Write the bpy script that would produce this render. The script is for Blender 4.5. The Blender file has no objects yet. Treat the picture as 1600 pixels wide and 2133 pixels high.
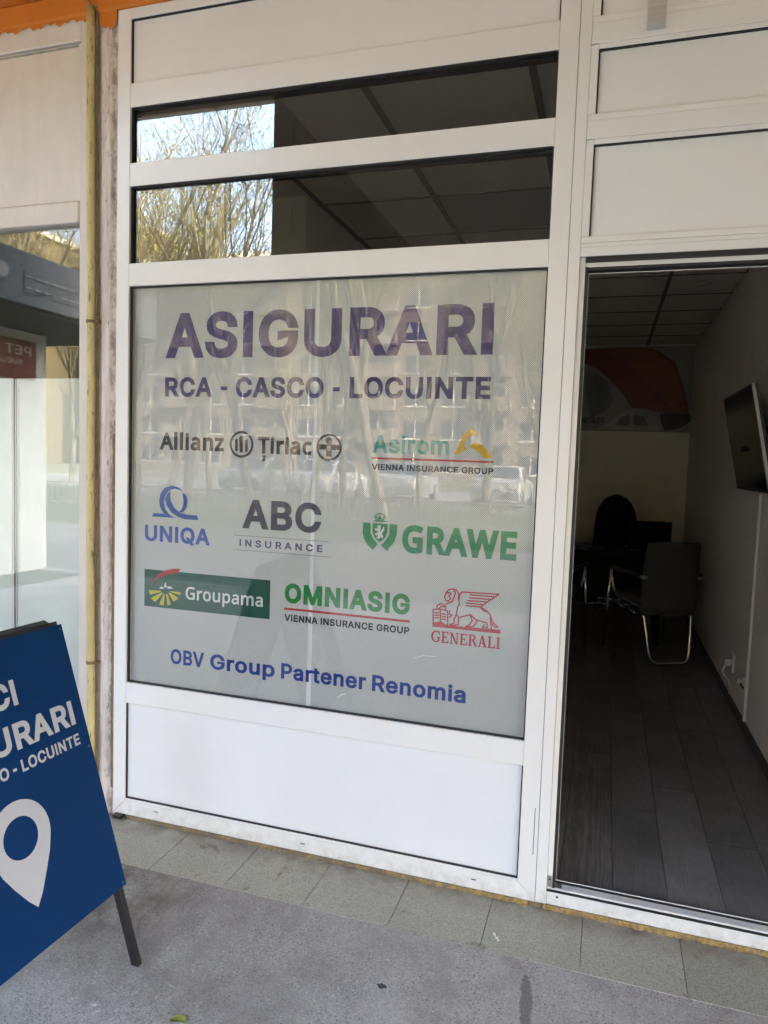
import bpy, bmesh, math, random
from mathutils import Vector, Matrix
from mathutils.geometry import delaunay_2d_cdt
R = math.radians
PI = math.pi
rnd = random.Random(7)

# ---------------------------------------------------------------- scene, camera, sky, sun, exposure
sc = bpy.context.scene
C = sc.collection
cam_d = bpy.data.cameras.new('camera')
cam = bpy.data.objects.new('camera', cam_d)
C.objects.link(cam)
sc.camera = cam
cam_d.sensor_fit = 'HORIZONTAL'
cam_d.sensor_width = 36.0
cam_d.lens = 36.0 * 1477.5 / 1600.0
cam_d.clip_start = 0.05
cam_d.clip_end = 900
fwd = Vector((-0.29683, 0.95218, -0.07245)).normalized()
up0 = Vector((-0.0546, 0.0589, 0.9968))
rgt = fwd.cross(up0).normalized()
upv = rgt.cross(fwd)
M = Matrix((rgt, upv, -fwd)).transposed().to_4x4()
M.translation = Vector((0.0, -2.374, 1.480))
cam.matrix_world = M

SUN_EL, SUN_AZ = 36.0, 66.0          # azimuth measured from +Y towards +X
w = bpy.data.worlds.new('World')
sc.world = w
w.use_nodes = True
wn = w.node_tree
sky = wn.nodes.new('ShaderNodeTexSky')
sky.sky_type = 'NISHITA'
sky.sun_disc = False
sky.sun_elevation = R(SUN_EL)
sky.sun_rotation = R(SUN_AZ)
sky.air_density = 1.0
sky.dust_density = 6.8
sky.ozone_density = 0.5
bg = wn.nodes['Background']
bg.inputs['Strength'].default_value = 0.15
wn.links.new(sky.outputs[0], bg.inputs[0])
sun_d = bpy.data.lights.new('sun', 'SUN')
sun_d.energy = 2.0
sun_d.angle = R(0.55)
sun_d.color = (1.0, 0.93, 0.82)
sun = bpy.data.objects.new('sun', sun_d)
C.objects.link(sun)
to_sun = Vector((math.sin(R(SUN_AZ)) * math.cos(R(SUN_EL)), math.cos(R(SUN_AZ)) * math.cos(R(SUN_EL)), math.sin(R(SUN_EL))))
sun.rotation_euler = to_sun.to_track_quat('Z', 'Y').to_euler()
sun.location = (4, 4, 20)
vs = sc.view_settings
vs.view_transform = 'Standard'
vs.look = 'None'
vs.exposure = 4.68
vs.gamma = 1.0
vs.use_curve_mapping = False
sc.cycles.max_bounces = 8
sc.cycles.diffuse_bounces = 5
sc.cycles.glossy_bounces = 4
sc.cycles.transparent_max_bounces = 12
sc.cycles.caustics_reflective = False
sc.cycles.caustics_refractive = False

# ---------------------------------------------------------------- helpers
class MB:
    """collects shapes of one part"""
    def __init__(s):
        s.v = []; s.f = []; s.m = []
    def add(s, vs_, fs, mi=0):
        b = len(s.v)
        s.v += [tuple(p) for p in vs_]
        s.f += [tuple(b + i for i in f) for f in fs]
        s.m += [mi] * len(fs)
        return s
    def box(s, x0, x1, y0, y1, z0, z1, mi=0):
        return s.add([(x0, y0, z0), (x1, y0, z0), (x1, y1, z0), (x0, y1, z0), (x0, y0, z1), (x1, y0, z1), (x1, y1, z1), (x0, y1, z1)],
              [(0, 3, 2, 1), (4, 5, 6, 7), (0, 1, 5, 4), (1, 2, 6, 5), (2, 3, 7, 6), (3, 0, 4, 7)], mi)
    def bevbox(s, x0, x1, y0, y1, z0, z1, b=0.002, mi=0):
        bm = bmesh.new()
        bmesh.ops.create_cube(bm, size=1)
        for v in bm.verts:
            v.co = Vector(((x0 + x1) / 2 + v.co.x * (x1 - x0), (y0 + y1) / 2 + v.co.y * (y1 - y0), (z0 + z1) / 2 + v.co.z * (z1 - z0)))
        bmesh.ops.bevel(bm, geom=bm.edges[:], offset=b, segments=1, affect='EDGES', profile=0.5)
        s.addbm(bm, mi)
        bm.free()
        return s
    def addbm(s, bm, mi=0):
        bm.verts.index_update()
        return s.add([v.co for v in bm.verts], [[v.index for v in f.verts] for f in bm.faces], mi)
    def prism_xz(s, pts, y0, y1, mi=0):
        n = len(pts)
        a = sum(pts[i][0] * pts[(i + 1) % n][1] - pts[(i + 1) % n][0] * pts[i][1] for i in range(n))
        if a < 0: pts = pts[::-1]
        vv = [(x, y0, z) for x, z in pts] + [(x, y1, z) for x, z in pts]
        fs = [tuple(range(n)), tuple(range(2 * n - 1, n - 1, -1))]
        fs += [(i, i + n, (i + 1) % n + n, (i + 1) % n) for i in range(n)]
        return s.add(vv, fs, mi)
    def tube(s, pts, r, n=8, mi=0, cap=True):
        pts = [Vector(p) for p in pts]
        rs = r if isinstance(r, (list, tuple)) else [r] * len(pts)
        rings = []
        ref = None
        for i, p in enumerate(pts):
            d = (pts[min(i + 1, len(pts) - 1)] - pts[max(i - 1, 0)]).normalized()
            if ref is None:
                ref = Vector((0, 0, 1)) if abs(d.z) < .9 else Vector((1, 0, 0))
            a = d.cross(ref).normalized(); b = d.cross(a).normalized()
            ref = a.cross(d) if False else ref - d * ref.dot(d) if (ref - d * ref.dot(d)).length > .2 else b
            rings.append([p + a * (math.cos(2 * PI * k / n) * rs[i]) + b * (math.sin(2 * PI * k / n) * rs[i]) for k in range(n)])
        vv = [q for rg in rings for q in rg]
        fs = []
        for i in range(len(pts) - 1):
            for k in range(n):
                k2 = (k + 1) % n
                fs.append((i * n + k, (i + 1) * n + k, (i + 1) * n + k2, i * n + k2))
        if cap:
            fs.append(tuple(range(n))); fs.append(tuple(range(len(vv) - 1, len(vv) - n - 1, -1)))
        return s.add(vv, fs, mi)
    def disc(s, c, r, axis, h, n=20, mi=0):
        a = Vector(axis).normalized()
        return s.tube([Vector(c), Vector(c) + a * h], r, n, mi)
    def mesh(s, name, mats, smooth=False):
        me = bpy.data.meshes.new(name)
        me.from_pydata(s.v, [], s.f)
        mats = mats if isinstance(mats, (list, tuple)) else [mats]
        for m in mats: me.materials.append(m)
        if len(mats) > 1:
            me.polygons.foreach_set('material_index', s.m)
        if smooth:
            me.polygons.foreach_set('use_smooth', [True] * len(s.f))
        me.update()
        return me

def tag(o, label=None, cat=None, group=None, kind=None):
    if label: o['label'] = label
    if cat: o['category'] = cat
    if group: o['group'] = group
    if kind: o['kind'] = kind
    return o

def thing(name, label, cat, loc=(0, 0, 0), rz=0.0, group=None):
    o = bpy.data.objects.new(name, None)
    o.empty_display_size = 0.1
    C.objects.link(o)
    o.location = loc
    o.rotation_euler = (0, 0, rz)
    return tag(o, label, cat, group)

def obj(name, mb, mats, parent=None, smooth=False, local=False):
    """a mesh object; under an Empty its vertices are world coordinates unless local"""
    me = mb.mesh(name, mats, smooth) if isinstance(mb, MB) else mb
    o = bpy.data.objects.new(name, me)
    C.objects.link(o)
    if parent is not None:
        o.parent = parent
        if not local and parent.parent is None and parent.data is None:
            o.location = -Vector(parent.location)
    return o

def struct(name, mb, mats, parent=None, smooth=False):
    o = obj(name, mb, mats, parent, smooth)
    if parent is None: o['kind'] = 'structure'
    return o

def copy_tree(root, loc, rz=0.0, label=None, scale=None):
    r = root.copy(); C.objects.link(r)
    r.location = loc; r.rotation_euler = (0, 0, rz)
    if label: r['label'] = label
    if scale: r.scale = (scale, scale, scale)
    for ch in list(root.children):
        c = ch.copy(); C.objects.link(c); c.parent = r
        for g in list(ch.children):
            d = g.copy(); C.objects.link(d); d.parent = c
    return r

# ---------------------------------------------------------------- materials
def mat(name, col=(.5, .5, .5), rough=.5, metal=0.0, spec=.5, coat=0.0):
    m = bpy.data.materials.new(name)
    m.use_nodes = True
    b = m.node_tree.nodes['Principled BSDF']
    b.inputs['Base Color'].default_value = (*col, 1)
    b.inputs['Roughness'].default_value = rough
    b.inputs['Metallic'].default_value = metal
    b.inputs['Specular IOR Level'].default_value = spec
    b.inputs['Coat Weight'].default_value = coat
    return m

class NT:
    """short node-tree writer"""
    def __init__(s, m):
        s.t = m.node_tree; s.b = s.t.nodes['Principled BSDF']
        s.co = s.t.nodes.new('ShaderNodeTexCoord').outputs['Object']
    def n(s, typ, **k):
        x = s.t.nodes.new(typ)
        for a, v in k.items(): setattr(x, a, v)
        return x
    def put(s, sock, v):
        if hasattr(v, 'is_output'): s.t.links.new(v, sock)
        else: sock.default_value = v
    def noise(s, scale, detail=4, rough=.55, vec=None, dist=0.0):
        x = s.n('ShaderNodeTexNoise')
        s.put(x.inputs['Vector'], vec or s.co)
        x.inputs['Scale'].default_value = scale; x.inputs['Detail'].default_value = detail
        x.inputs['Roughness'].default_value = rough; x.inputs['Distortion'].default_value = dist
        return x.outputs['Fac']
    def voro(s, scale, vec=None, feature='F1', out='Distance'):
        x = s.n('ShaderNodeTexVoronoi'); x.feature = feature
        s.put(x.inputs['Vector'], vec or s.co); x.inputs['Scale'].default_value = scale
        return x.outputs[out]
    def scale(s, v, vec=None):
        x = s.n('ShaderNodeMapping'); s.put(x.inputs['Vector'], vec or s.co)
        x.inputs['Scale'].default_value = v
        return x.outputs[0]
    def ramp(s, fac, *stops):
        x = s.n('ShaderNodeValToRGB'); s.put(x.inputs[0], fac)
        e = x.color_ramp.elements
        while len(e) < len(stops): e.new(.5)
        for q, (p, c) in zip(e, stops):
            q.position = p
            q.color = (c, c, c, 1) if isinstance(c, (int, float)) else (*c, 1)
        return x.outputs[0]
    def mix(s, fac, a, b, mode='MIX'):
        x = s.n('ShaderNodeMix', data_type='RGBA', blend_type=mode)
        s.put(x.inputs['Factor'], fac)
        for i, v in ((6, a), (7, b)):
            s.put(x.inputs[i], (*v, 1) if isinstance(v, tuple) and len(v) == 3 else v)
        return x.outputs[2]
    def math(s, op, a, b=0.0, clamp=False):
        x = s.n('ShaderNodeMath', operation=op, use_clamp=clamp)
        s.put(x.inputs[0], a); s.put(x.inputs[1], b)
        return x.outputs[0]
    def sep(s):
        x = s.n('ShaderNodeSeparateXYZ'); s.put(x.inputs[0], s.co)
        return x.outputs
    def col(s, v): s.put(s.b.inputs['Base Color'], v)
    def rgh(s, v): s.put(s.b.inputs['Roughness'], v)
    def bump(s, h, strength=.3, dist=.002):
        x = s.n('ShaderNodeBump'); s.put(x.inputs['Height'], h)
        x.inputs['Strength'].default_value = strength; x.inputs['Distance'].default_value = dist
        s.t.links.new(x.outputs[0], s.b.inputs['Normal'])

def plain(name, col, rough=.5, var=.12, scale=9.0, bump=0.0, bscale=120.0, **k):
    """a colour with slight uneven tone and relief"""
    m = mat(name, col, rough, **k)
    t = NT(m)
    f = t.ramp(t.noise(scale, 6, .6), (.3, 1 - var), (.7, 1 + var * .5))
    t.col(t.mix(1.0, (*col,), f, 'MULTIPLY'))
    if bump: t.bump(t.noise(bscale, 5), bump, .001)
    return m

def glass_mat(name, f0, tint=(.93, .95, .94)):
    m = bpy.data.materials.new(name); m.use_nodes = True
    t = m.node_tree; t.nodes.clear()
    out = t.nodes.new('ShaderNodeOutputMaterial')
    tr = t.nodes.new('ShaderNodeBsdfTransparent'); tr.inputs[0].default_value = (*tint, 1)
    gl = t.nodes.new('ShaderNodeBsdfGlossy'); gl.inputs['Roughness'].default_value = 0.0
    lw = t.nodes.new('ShaderNodeLayerWeight'); lw.inputs['Blend'].default_value = .5
    p = t.nodes.new('ShaderNodeMath'); p.operation = 'POWER'; p.inputs[1].default_value = 4.0
    t.links.new(lw.outputs['Facing'], p.inputs[0])
    a = t.nodes.new('ShaderNodeMath'); a.operation = 'MULTIPLY_ADD'
    a.inputs[1].default_value = 1 - f0; a.inputs[2].default_value = f0
    t.links.new(p.outputs[0], a.inputs[0])
    mx = t.nodes.new('ShaderNodeMixShader')
    t.links.new(a.outputs[0], mx.inputs[0]); t.links.new(tr.outputs[0], mx.inputs[1]); t.links.new(gl.outputs[0], mx.inputs[2])
    t.links.new(mx.outputs[0], out.inputs[0])
    return m

PVC = mat('white_pvc', (.80, .80, .79), .22, spec=.5)
t = NT(PVC)
_f = t.ramp(t.noise(3.0, 5, .6), (.3, (.785, .783, .775)), (.7, (.81, .81, .805)))
_d = t.ramp(t.noise(26, 7, .7, t.scale((1, 1, .25))), (.66, 0.0), (.80, .22))
x_, y_, z_ = t.sep()
_low = t.math('MULTIPLY', t.ramp(z_, (.0, .55), (.075, 0.0)), t.ramp(t.noise(22, 7, .75), (.40, 0.0), (.66, 1.0)))
_w = t.mix(_d, _f, (.5, .48, .43))
t.col(t.mix(_low, _w, (.40, .36, .29)))
t.rgh(t.ramp(t.noise(7, 4), (.3, .20), (.7, .26)))
PANEL = mat('white_sandwich_panel', (.80, .81, .82), .34)
t = NT(PANEL)
_f = t.ramp(t.noise(2.2, 4, .6), (.35, (.77, .78, .795)), (.65, (.815, .82, .83)))
_d = t.ramp(t.noise(34, 8, .75, t.scale((1, 1, .18))), (.67, 0.0), (.80, .2))
t.col(t.mix(_d, _f, (.45, .44, .42)))
RUBBER = mat('black_rubber', (.012, .012, .013), .6)
GLASS = glass_mat('window_glass', .17, (.80, .80, .77))
GLASS_SIGN = glass_mat('sign_glass', .038, (.94, .95, .95))
GLASS_SHOP = glass_mat('neighbour_glass', .10, (.94, .96, .95))
DARKSLOT = mat('drain_slot_dark', (.04, .04, .045), .7)

FILM = mat('perforated_film', (.42, .43, .43), .5, spec=.25)
t = NT(FILM)
x_, y_, z_ = t.sep()
_kx = t.math('SINE', t.math('MULTIPLY', x_, 2 * PI / .0072))
_kz = t.math('SINE', t.math('MULTIPLY', z_, 2 * PI / .0072))
_dots = t.math('MULTIPLY', _kx, _kz)
_c = t.ramp(t.math('ADD', t.math('MULTIPLY', _dots, .5), .5), (.3, (.46, .465, .45)), (.68, (.97, .97, .94)))
_c2 = t.mix(t.ramp(t.noise(2.5, 4), (.3, 0.0), (.7, .25)), _c, (.76, .76, .74))
t.col(_c2)
# the perforations let part of the light through
_tb = t.n('ShaderNodeBsdfTransparent'); _mx = t.n('ShaderNodeMixShader'); _mx.inputs[0].default_value = .33
t.t.links.new(t.b.outputs[0], _mx.inputs[1]); t.t.links.new(_tb.outputs[0], _mx.inputs[2])
t.t.links.new(_mx.outputs[0], t.t.nodes['Material Output'].inputs['Surface'])
SEAM = mat('film_seam_strip', (.76, .77, .765), .5, spec=.25)

def ink(name, col, light=(.42, .43, .43)):
    m = mat(name, col, .5, spec=.25)
    t = NT(m)
    x_, y_, z_ = t.sep()
    a = t.math('MULTIPLY', t.math('SINE', t.math('MULTIPLY', x_, 2 * PI / .0072)), t.math('SINE', t.math('MULTIPLY', z_, 2 * PI / .0072)))
    f = t.ramp(t.math('ADD', t.math('MULTIPLY', a, .5), .5), (.5, 0.0), (.9, .05))
    n = t.ramp(t.noise(60, 5, .7), (.45, .0), (.7, .03))
    t.col(t.mix(t.math('ADD', f, n), (*col,), light))
    return m

INK_VIOLET = ink('ink_violet', (.050, .036, .165))
INK_NAVY = ink('ink_navy', (.040, .037, .14))
INK_BLACK = ink('ink_black', (.022, .020, .030))
INK_TEAL = ink('ink_teal', (.06, .33, .30))
INK_OCHRE = ink('ink_ochre', (.62, .38, .02))
INK_RED = ink('ink_red', (.42, .035, .045))
INK_BLUE = ink('ink_blue', (.022, .082, .36))
INK_ROYAL = ink('ink_royal_blue', (.012, .045, .27))
INK_PLUM = ink('ink_plum', (.030, .017, .080))
INK_GREEN = ink('ink_green', (.010, .21, .10))
INK_FOREST = ink('ink_forest', (.012, .088, .058))
INK_LEAF = ink('ink_leaf_green', (.010, .22, .045))
INK_WHITE = ink('ink_white', (.66, .70, .68), (.6, .6, .6))
INK_YELLOW = ink('ink_yellow', (.55, .52, .02))
INK_GREY = ink('ink_grey_line', (.24, .25, .26))
INK_LION = ink('ink_crimson', (.40, .020, .035))

ASPHALT = mat('worn_asphalt', (.17, .17, .175), .85, spec=.3)
t = NT(ASPHALT)
_big = t.ramp(t.noise(1.3, 6, .62), (.3, (.30, .283, .262)), (.7, (.43, .408, .380)))
_mid = t.mix(t.ramp(t.noise(14, 6, .7), (.38, .0), (.72, .55)), _big, (.45, .427, .398))
_peb = t.voro(250, out='Color')
_sp = t.n('ShaderNodeSeparateColor'); t.put(_sp.inputs[0], _peb)
_wear = t.ramp(t.noise(2.2, 5, .6), (.35, .35), (.65, 1.0))
_gr = t.mix(t.math('MULTIPLY', t.ramp(_sp.outputs[0], (.22, .65), (.28, 0.0)), _wear), _mid, (.20, .187, .175))
_gr = t.mix(t.ramp(_sp.outputs[1], (.86, 0.0), (.92, .55)), _gr, (.56, .545, .52))
_pit = t.ramp(t.voro(85), (.14, .9), (.24, 0.0))
_gr = t.mix(t.math('MULTIPLY', _pit, t.ramp(t.noise(9, 4), (.42, 0.0), (.56, 1.0))), _gr, (.115, .108, .10))
_gr = t.mix(t.ramp(t.noise(3.4, 8, .75), (.47, 0.0), (.66, .62)), _gr, (.20, .183, .165))
# white paint flecks, gathered near one spot
x_, y_, z_ = t.sep()
_dx = t.math('ADD', x_, 1.27); _dy = t.math('ADD', y_, .93)
_rr = t.math('SQRT', t.math('ADD', t.math('MULTIPLY', _dx, _dx), t.math('MULTIPLY', _dy, _dy)))
_near = t.ramp(_rr, (.05, 1.0), (.42, 0.0))
_fl = t.ramp(t.noise(42, 9, .8), (.57, 0.0), (.63, 1.0))
_gr = t.mix(t.math('MULTIPLY', t.math('MULTIPLY', _near, _fl), .85), _gr, (.72, .71, .70))
_fl2 = t.ramp(t.noise(19, 10, .8), (.70, 0.0), (.73, .8))
_gr = t.mix(_fl2, _gr, (.6, .6, .58))
# noise-broken dark brown patch under the board, damp streak near the tiles
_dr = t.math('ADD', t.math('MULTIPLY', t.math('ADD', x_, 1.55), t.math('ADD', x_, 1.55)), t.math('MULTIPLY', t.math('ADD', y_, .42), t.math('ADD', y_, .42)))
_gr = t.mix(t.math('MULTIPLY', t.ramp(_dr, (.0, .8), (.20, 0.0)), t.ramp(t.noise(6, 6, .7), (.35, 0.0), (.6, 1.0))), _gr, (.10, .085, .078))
_sx = t.math('DIVIDE', t.math('ADD', t.math('ADD', x_, .135), t.math('MULTIPLY', t.math('ADD', y_, .45), .10)), .020)
_sy = t.math('DIVIDE', t.math('ADD', y_, .46), .13)
_sd = t.math('ADD', t.math('MULTIPLY', _sx, _sx), t.math('MULTIPLY', _sy, _sy))
_sd = t.math('ADD', _sd, t.math('MULTIPLY', t.math('SUBTRACT', t.noise(28, 5, .7), .5), 2.6))
_gr = t.mix(t.ramp(_sd, (.55, .62), (.95, 0.0)), _gr, (.085, .083, .085))
t.col(_gr)
t.bump(t.math('ADD', t.noise(110, 6, .7), t.math('MULTIPLY', t.voro(120), .6)), .55, .003)

def tile_mat(name, tint):
    m = mat(name, (.3, .31, .27), .7, spec=.35)
    t = NT(m)
    oi = t.n('ShaderNodeObjectInfo'); ad = t.n('ShaderNodeVectorMath', operation='ADD'); t.put(ad.inputs[0], t.co); t.put(ad.inputs[1], oi.outputs['Location'])
    t.co = ad.outputs[0]
    base = t.ramp(t.noise(2.3, 6, .6), (.3, tuple(c * .86 for c in tint)), (.7, tuple(c * 1.1 for c in tint)))
    spk = t.mix(t.ramp(t.noise(210, 4, .7), (.38, .75), (.55, 0.0)), base, tuple(c * .45 for c in tint))
    spk = t.mix(t.ramp(t.noise(290, 3, .6, t.scale((1.3, 1, 1))), (.56, 0.0), (.68, .45)), spk, (.48, .48, .44))
    x_, y_, z_ = t.sep()
    # dirt washed against the frame, and brown blotches
    wash = t.math('MULTIPLY', t.ramp(t.math('ADD', y_, .14), (.02, 0.0), (.12, 1.0)), t.ramp(t.noise(9, 7, .7), (.34, 0.0), (.58, .85)))
    spk = t.mix(wash, spk, (.19, .165, .13))
    blot = t.ramp(t.noise(8.5, 7, .7, dist=.5), (.60, 0.0), (.655, .6))
    spk = t.mix(blot, spk, (.13, .105, .075))
    lime = t.ramp(t.noise(5, 8, .75), (.64, 0.0), (.74, .35))
    spk = t.mix(lime, spk, (.42, .40, .36))
    t.col(spk)
    t.bump(t.noise(220, 4), .22, .001)
    return m
TILES = [tile_mat('terrazzo_tile_%s' % n, c) for n, c in (('sage', (.42, .41, .335)), ('grey', (.43, .418, .355)), ('dark', (.38, .372, .305)))]
MORTAR = plain('mortar', (.17, .16, .14), .9, .3, 40, .5)

FOAM = mat('yellow_foam', (.55, .37, .10), .85, spec=.15)
t = NT(FOAM)
_c = t.ramp(t.noise(60, 7, .75), (.30, (.14, .095, .035)), (.5, (.36, .245, .085)), (.75, (.52, .39, .18)))
x_, y_, z_ = t.sep()
_lf = t.math('MULTIPLY', t.ramp(t.math('MULTIPLY', x_, -1.0), (.15, 0.0), (.9, 1.0)), .13)
t.col(t.mix(t.ramp(t.math('ADD', t.noise(16, 7, .75), _lf), (.48, 0.0), (.64, .85)), _c, (.17, .145, .115)))
t.bump(t.noise(180, 5), .8, .003)

OLDWHITE = mat('dirty_white_paint', (.66, .60, .56), .6)
t = NT(OLDWHITE)
_c = t.ramp(t.noise(3, 6, .6, t.scale((3, 3, .7))), (.3, (.62, .55, .52)), (.7, (.75, .685, .655)))
_s = t.ramp(t.noise(55, 8, .75, t.scale((1, 1, .35))), (.57, 0.0), (.66, .9))
_s2 = t.ramp(t.noise(8, 6, .7, t.scale((6, 6, .6))), (.45, 0.0), (.70, .75))
_c = t.mix(_s2, _c, (.40, .31, .22))
_c = t.mix(_s, _c, (.13, .10, .075))
x_, y_, z_ = t.sep()
_edge = t.math('MULTIPLY', t.ramp(t.math('ABSOLUTE', t.math('ADD', x_, 1.882)), (.004, 1.0), (.022, 0.0)), t.ramp(t.noise(30, 8, .75, t.scale((1, 1, .5))), (.42, 0.0), (.58, .8)))
_c = t.mix(_edge, _c, (.20, .16, .12))
t.col(_c); t.bump(t.noise(70, 7, .7, t.scale((1, 1, .5))), .6, .003)

CREAM = mat('cream_painted_metal', (.66, .60, .53), .45)
t = NT(CREAM)
_c = t.ramp(t.noise(2, 6, .62, t.scale((1.5, 1, .8))), (.3, (.58, .54, .49)), (.7, (.72, .67, .61)))
_c = t.mix(t.ramp(t.noise(6, 7, .7, t.scale((5, 1, .5))), (.5, 0.0), (.8, .25)), _c, (.42, .38, .33))
_c = t.mix(t.ramp(t.noise(90, 6, .8), (.72, 0.0), (.76, .8)), _c, (.2, .15, .1))
t.col(_c)
PIPE = mat('yellow_gas_paint', (.60, .50, .22), .45)
t = NT(PIPE)
_c = t.ramp(t.noise(4, 5, .6, t.scale((1, 1, .6))), (.3, (.50, .42, .20)), (.7, (.68, .58, .30)))
_c = t.mix(t.ramp(t.noise(34, 8, .75, t.scale((2, 2, .4))), (.55, 0.0), (.64, .9)), _c, (.14, .10, .05))
t.col(_c); t.bump(t.noise(60, 5), .3, .001)
ORANGE = mat('orange_facade_paint', (.55, .17, .015), .7)
t = NT(ORANGE)
t.col(t.ramp(t.noise(2.5, 7, .65), (.3, (.50, .140, .010)), (.7, (.64, .205, .018))))
t.bump(t.noise(45, 6), .4, .004)
PLASTER = plain('pale_plaster', (.50, .46, .40), .85, .15, 3, .4, 60)
ROOMWALL = plain('room_wall_paint', (.84, .80, .76), .7, .06, 4, .1, 80)
FROST = plain('frosted_film', (.82, .85, .82), .5, .03, 2, spec=.3)
ALU = mat('brushed_aluminium', (.55, .56, .57), .32, metal=.9)
CHROME = mat('chrome_tube', (.75, .75, .76), .12, metal=1.0)
BLACKPL = plain('black_plastic', (.018, .018, .019), .45, .15)
BLACKMT = plain('black_painted_steel', (.014, .014, .015), .5, .35, 30, .2)
FABRIC = plain('grey_chair_fabric', (.060, .058, .055), .85, .1, 60, .4, 400)
DARKFAB = plain('black_chair_fabric', (.008, .008, .009), .95, .1, 60, .3, 300, spec=.08)
SCREEN = mat('tv_screen', (.006, .006, .007), .12)
DESKTOP = plain('dark_desk_board', (.008, .007, .006), .7, .2, 12, spec=.12)
WHITEPL = plain('white_plastic', (.62, .61, .58), .4, .06)
GREYTILE = plain('mineral_ceiling_tile', (.70, .64, .57), .9, .08, 40, .4, 160)
GRID = plain('ceiling_grid_bar', (.17, .145, .13), .6, .05)
LEDPANEL = plain('unlit_led_panel', (.42, .42, .45), .35, .02)

def plank_mat(name, c):
    m = mat(name, c, .42, spec=.4)
    t = NT(m)
    oi = t.n('ShaderNodeObjectInfo')
    off = t.n('ShaderNodeVectorMath', operation='SCALE'); t.put(off.inputs[0], oi.outputs['Location']); off.inputs['Scale'].default_value = 7.3
    ad = t.n('ShaderNodeVectorMath', operation='ADD'); t.put(ad.inputs[0], t.co); t.put(ad.inputs[1], off.outputs[0])
    st = t.scale((1.0, .12, 1.0), ad.outputs[0])
    wv = t.n('ShaderNodeTexWave', wave_type='RINGS', rings_direction='Y'); t.put(wv.inputs['Vector'], st)
    wv.inputs['Scale'].default_value = 52; wv.inputs['Distortion'].default_value = 7; wv.inputs['Detail'].default_value = 4; wv.inputs['Detail Scale'].default_value = .8
    g = t.ramp(wv.outputs['Fac'], (.1, tuple(q * .80 for q in c)), (.6, c), (.95, tuple(q * 1.12 for q in c)))
    fine = t.ramp(t.noise(300, 5, .7, t.scale((1, .03, 1), ad.outputs[0])), (.35, .78), (.7, 1.18))
    g = t.mix(1.0, g, fine, 'MULTIPLY')
    cloud = t.ramp(t.noise(3.5, 5, .6, ad.outputs[0]), (.3, .8), (.7, 1.2))
    g = t.mix(1.0, g, cloud, 'MULTIPLY')
    dust = t.ramp(t.noise(2.6, 7, .7), (.48, 0.0), (.75, .30))
    t.col(t.mix(dust, g, (.36, .34, .32)))
    t.rgh(t.ramp(t.noise(3, 5), (.3, .3), (.7, .55)))
    t.bump(t.math('ADD', wv.outputs['Fac'], fine), .25, .001)
    return m
PLANKS = [plank_mat('dark_oak_plank_%s' % n, c) for n, c in (('char', (.155, .144, .136)), ('brown', (.175, .160, .149)), ('ash', (.21, .195, .183)))]
ACRYL = glass_mat('clear_acrylic', .10, (.90, .92, .92))
BOARDBLUE = mat('blue_board_print', (.006, .040, .17), .5, spec=.10)
t = NT(BOARDBLUE)
_c = t.ramp(t.noise(2, 4), (.3, (.0025, .028, .105)), (.7, (.0038, .036, .130)))
t.col(t.mix(t.ramp(t.noise(75, 8, .8), (.73, 0.0), (.76, .6)), _c, (.3, .33, .38)))
BOARDTXT = mat('pale_board_print', (.46, .47, .51), .4)

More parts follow.
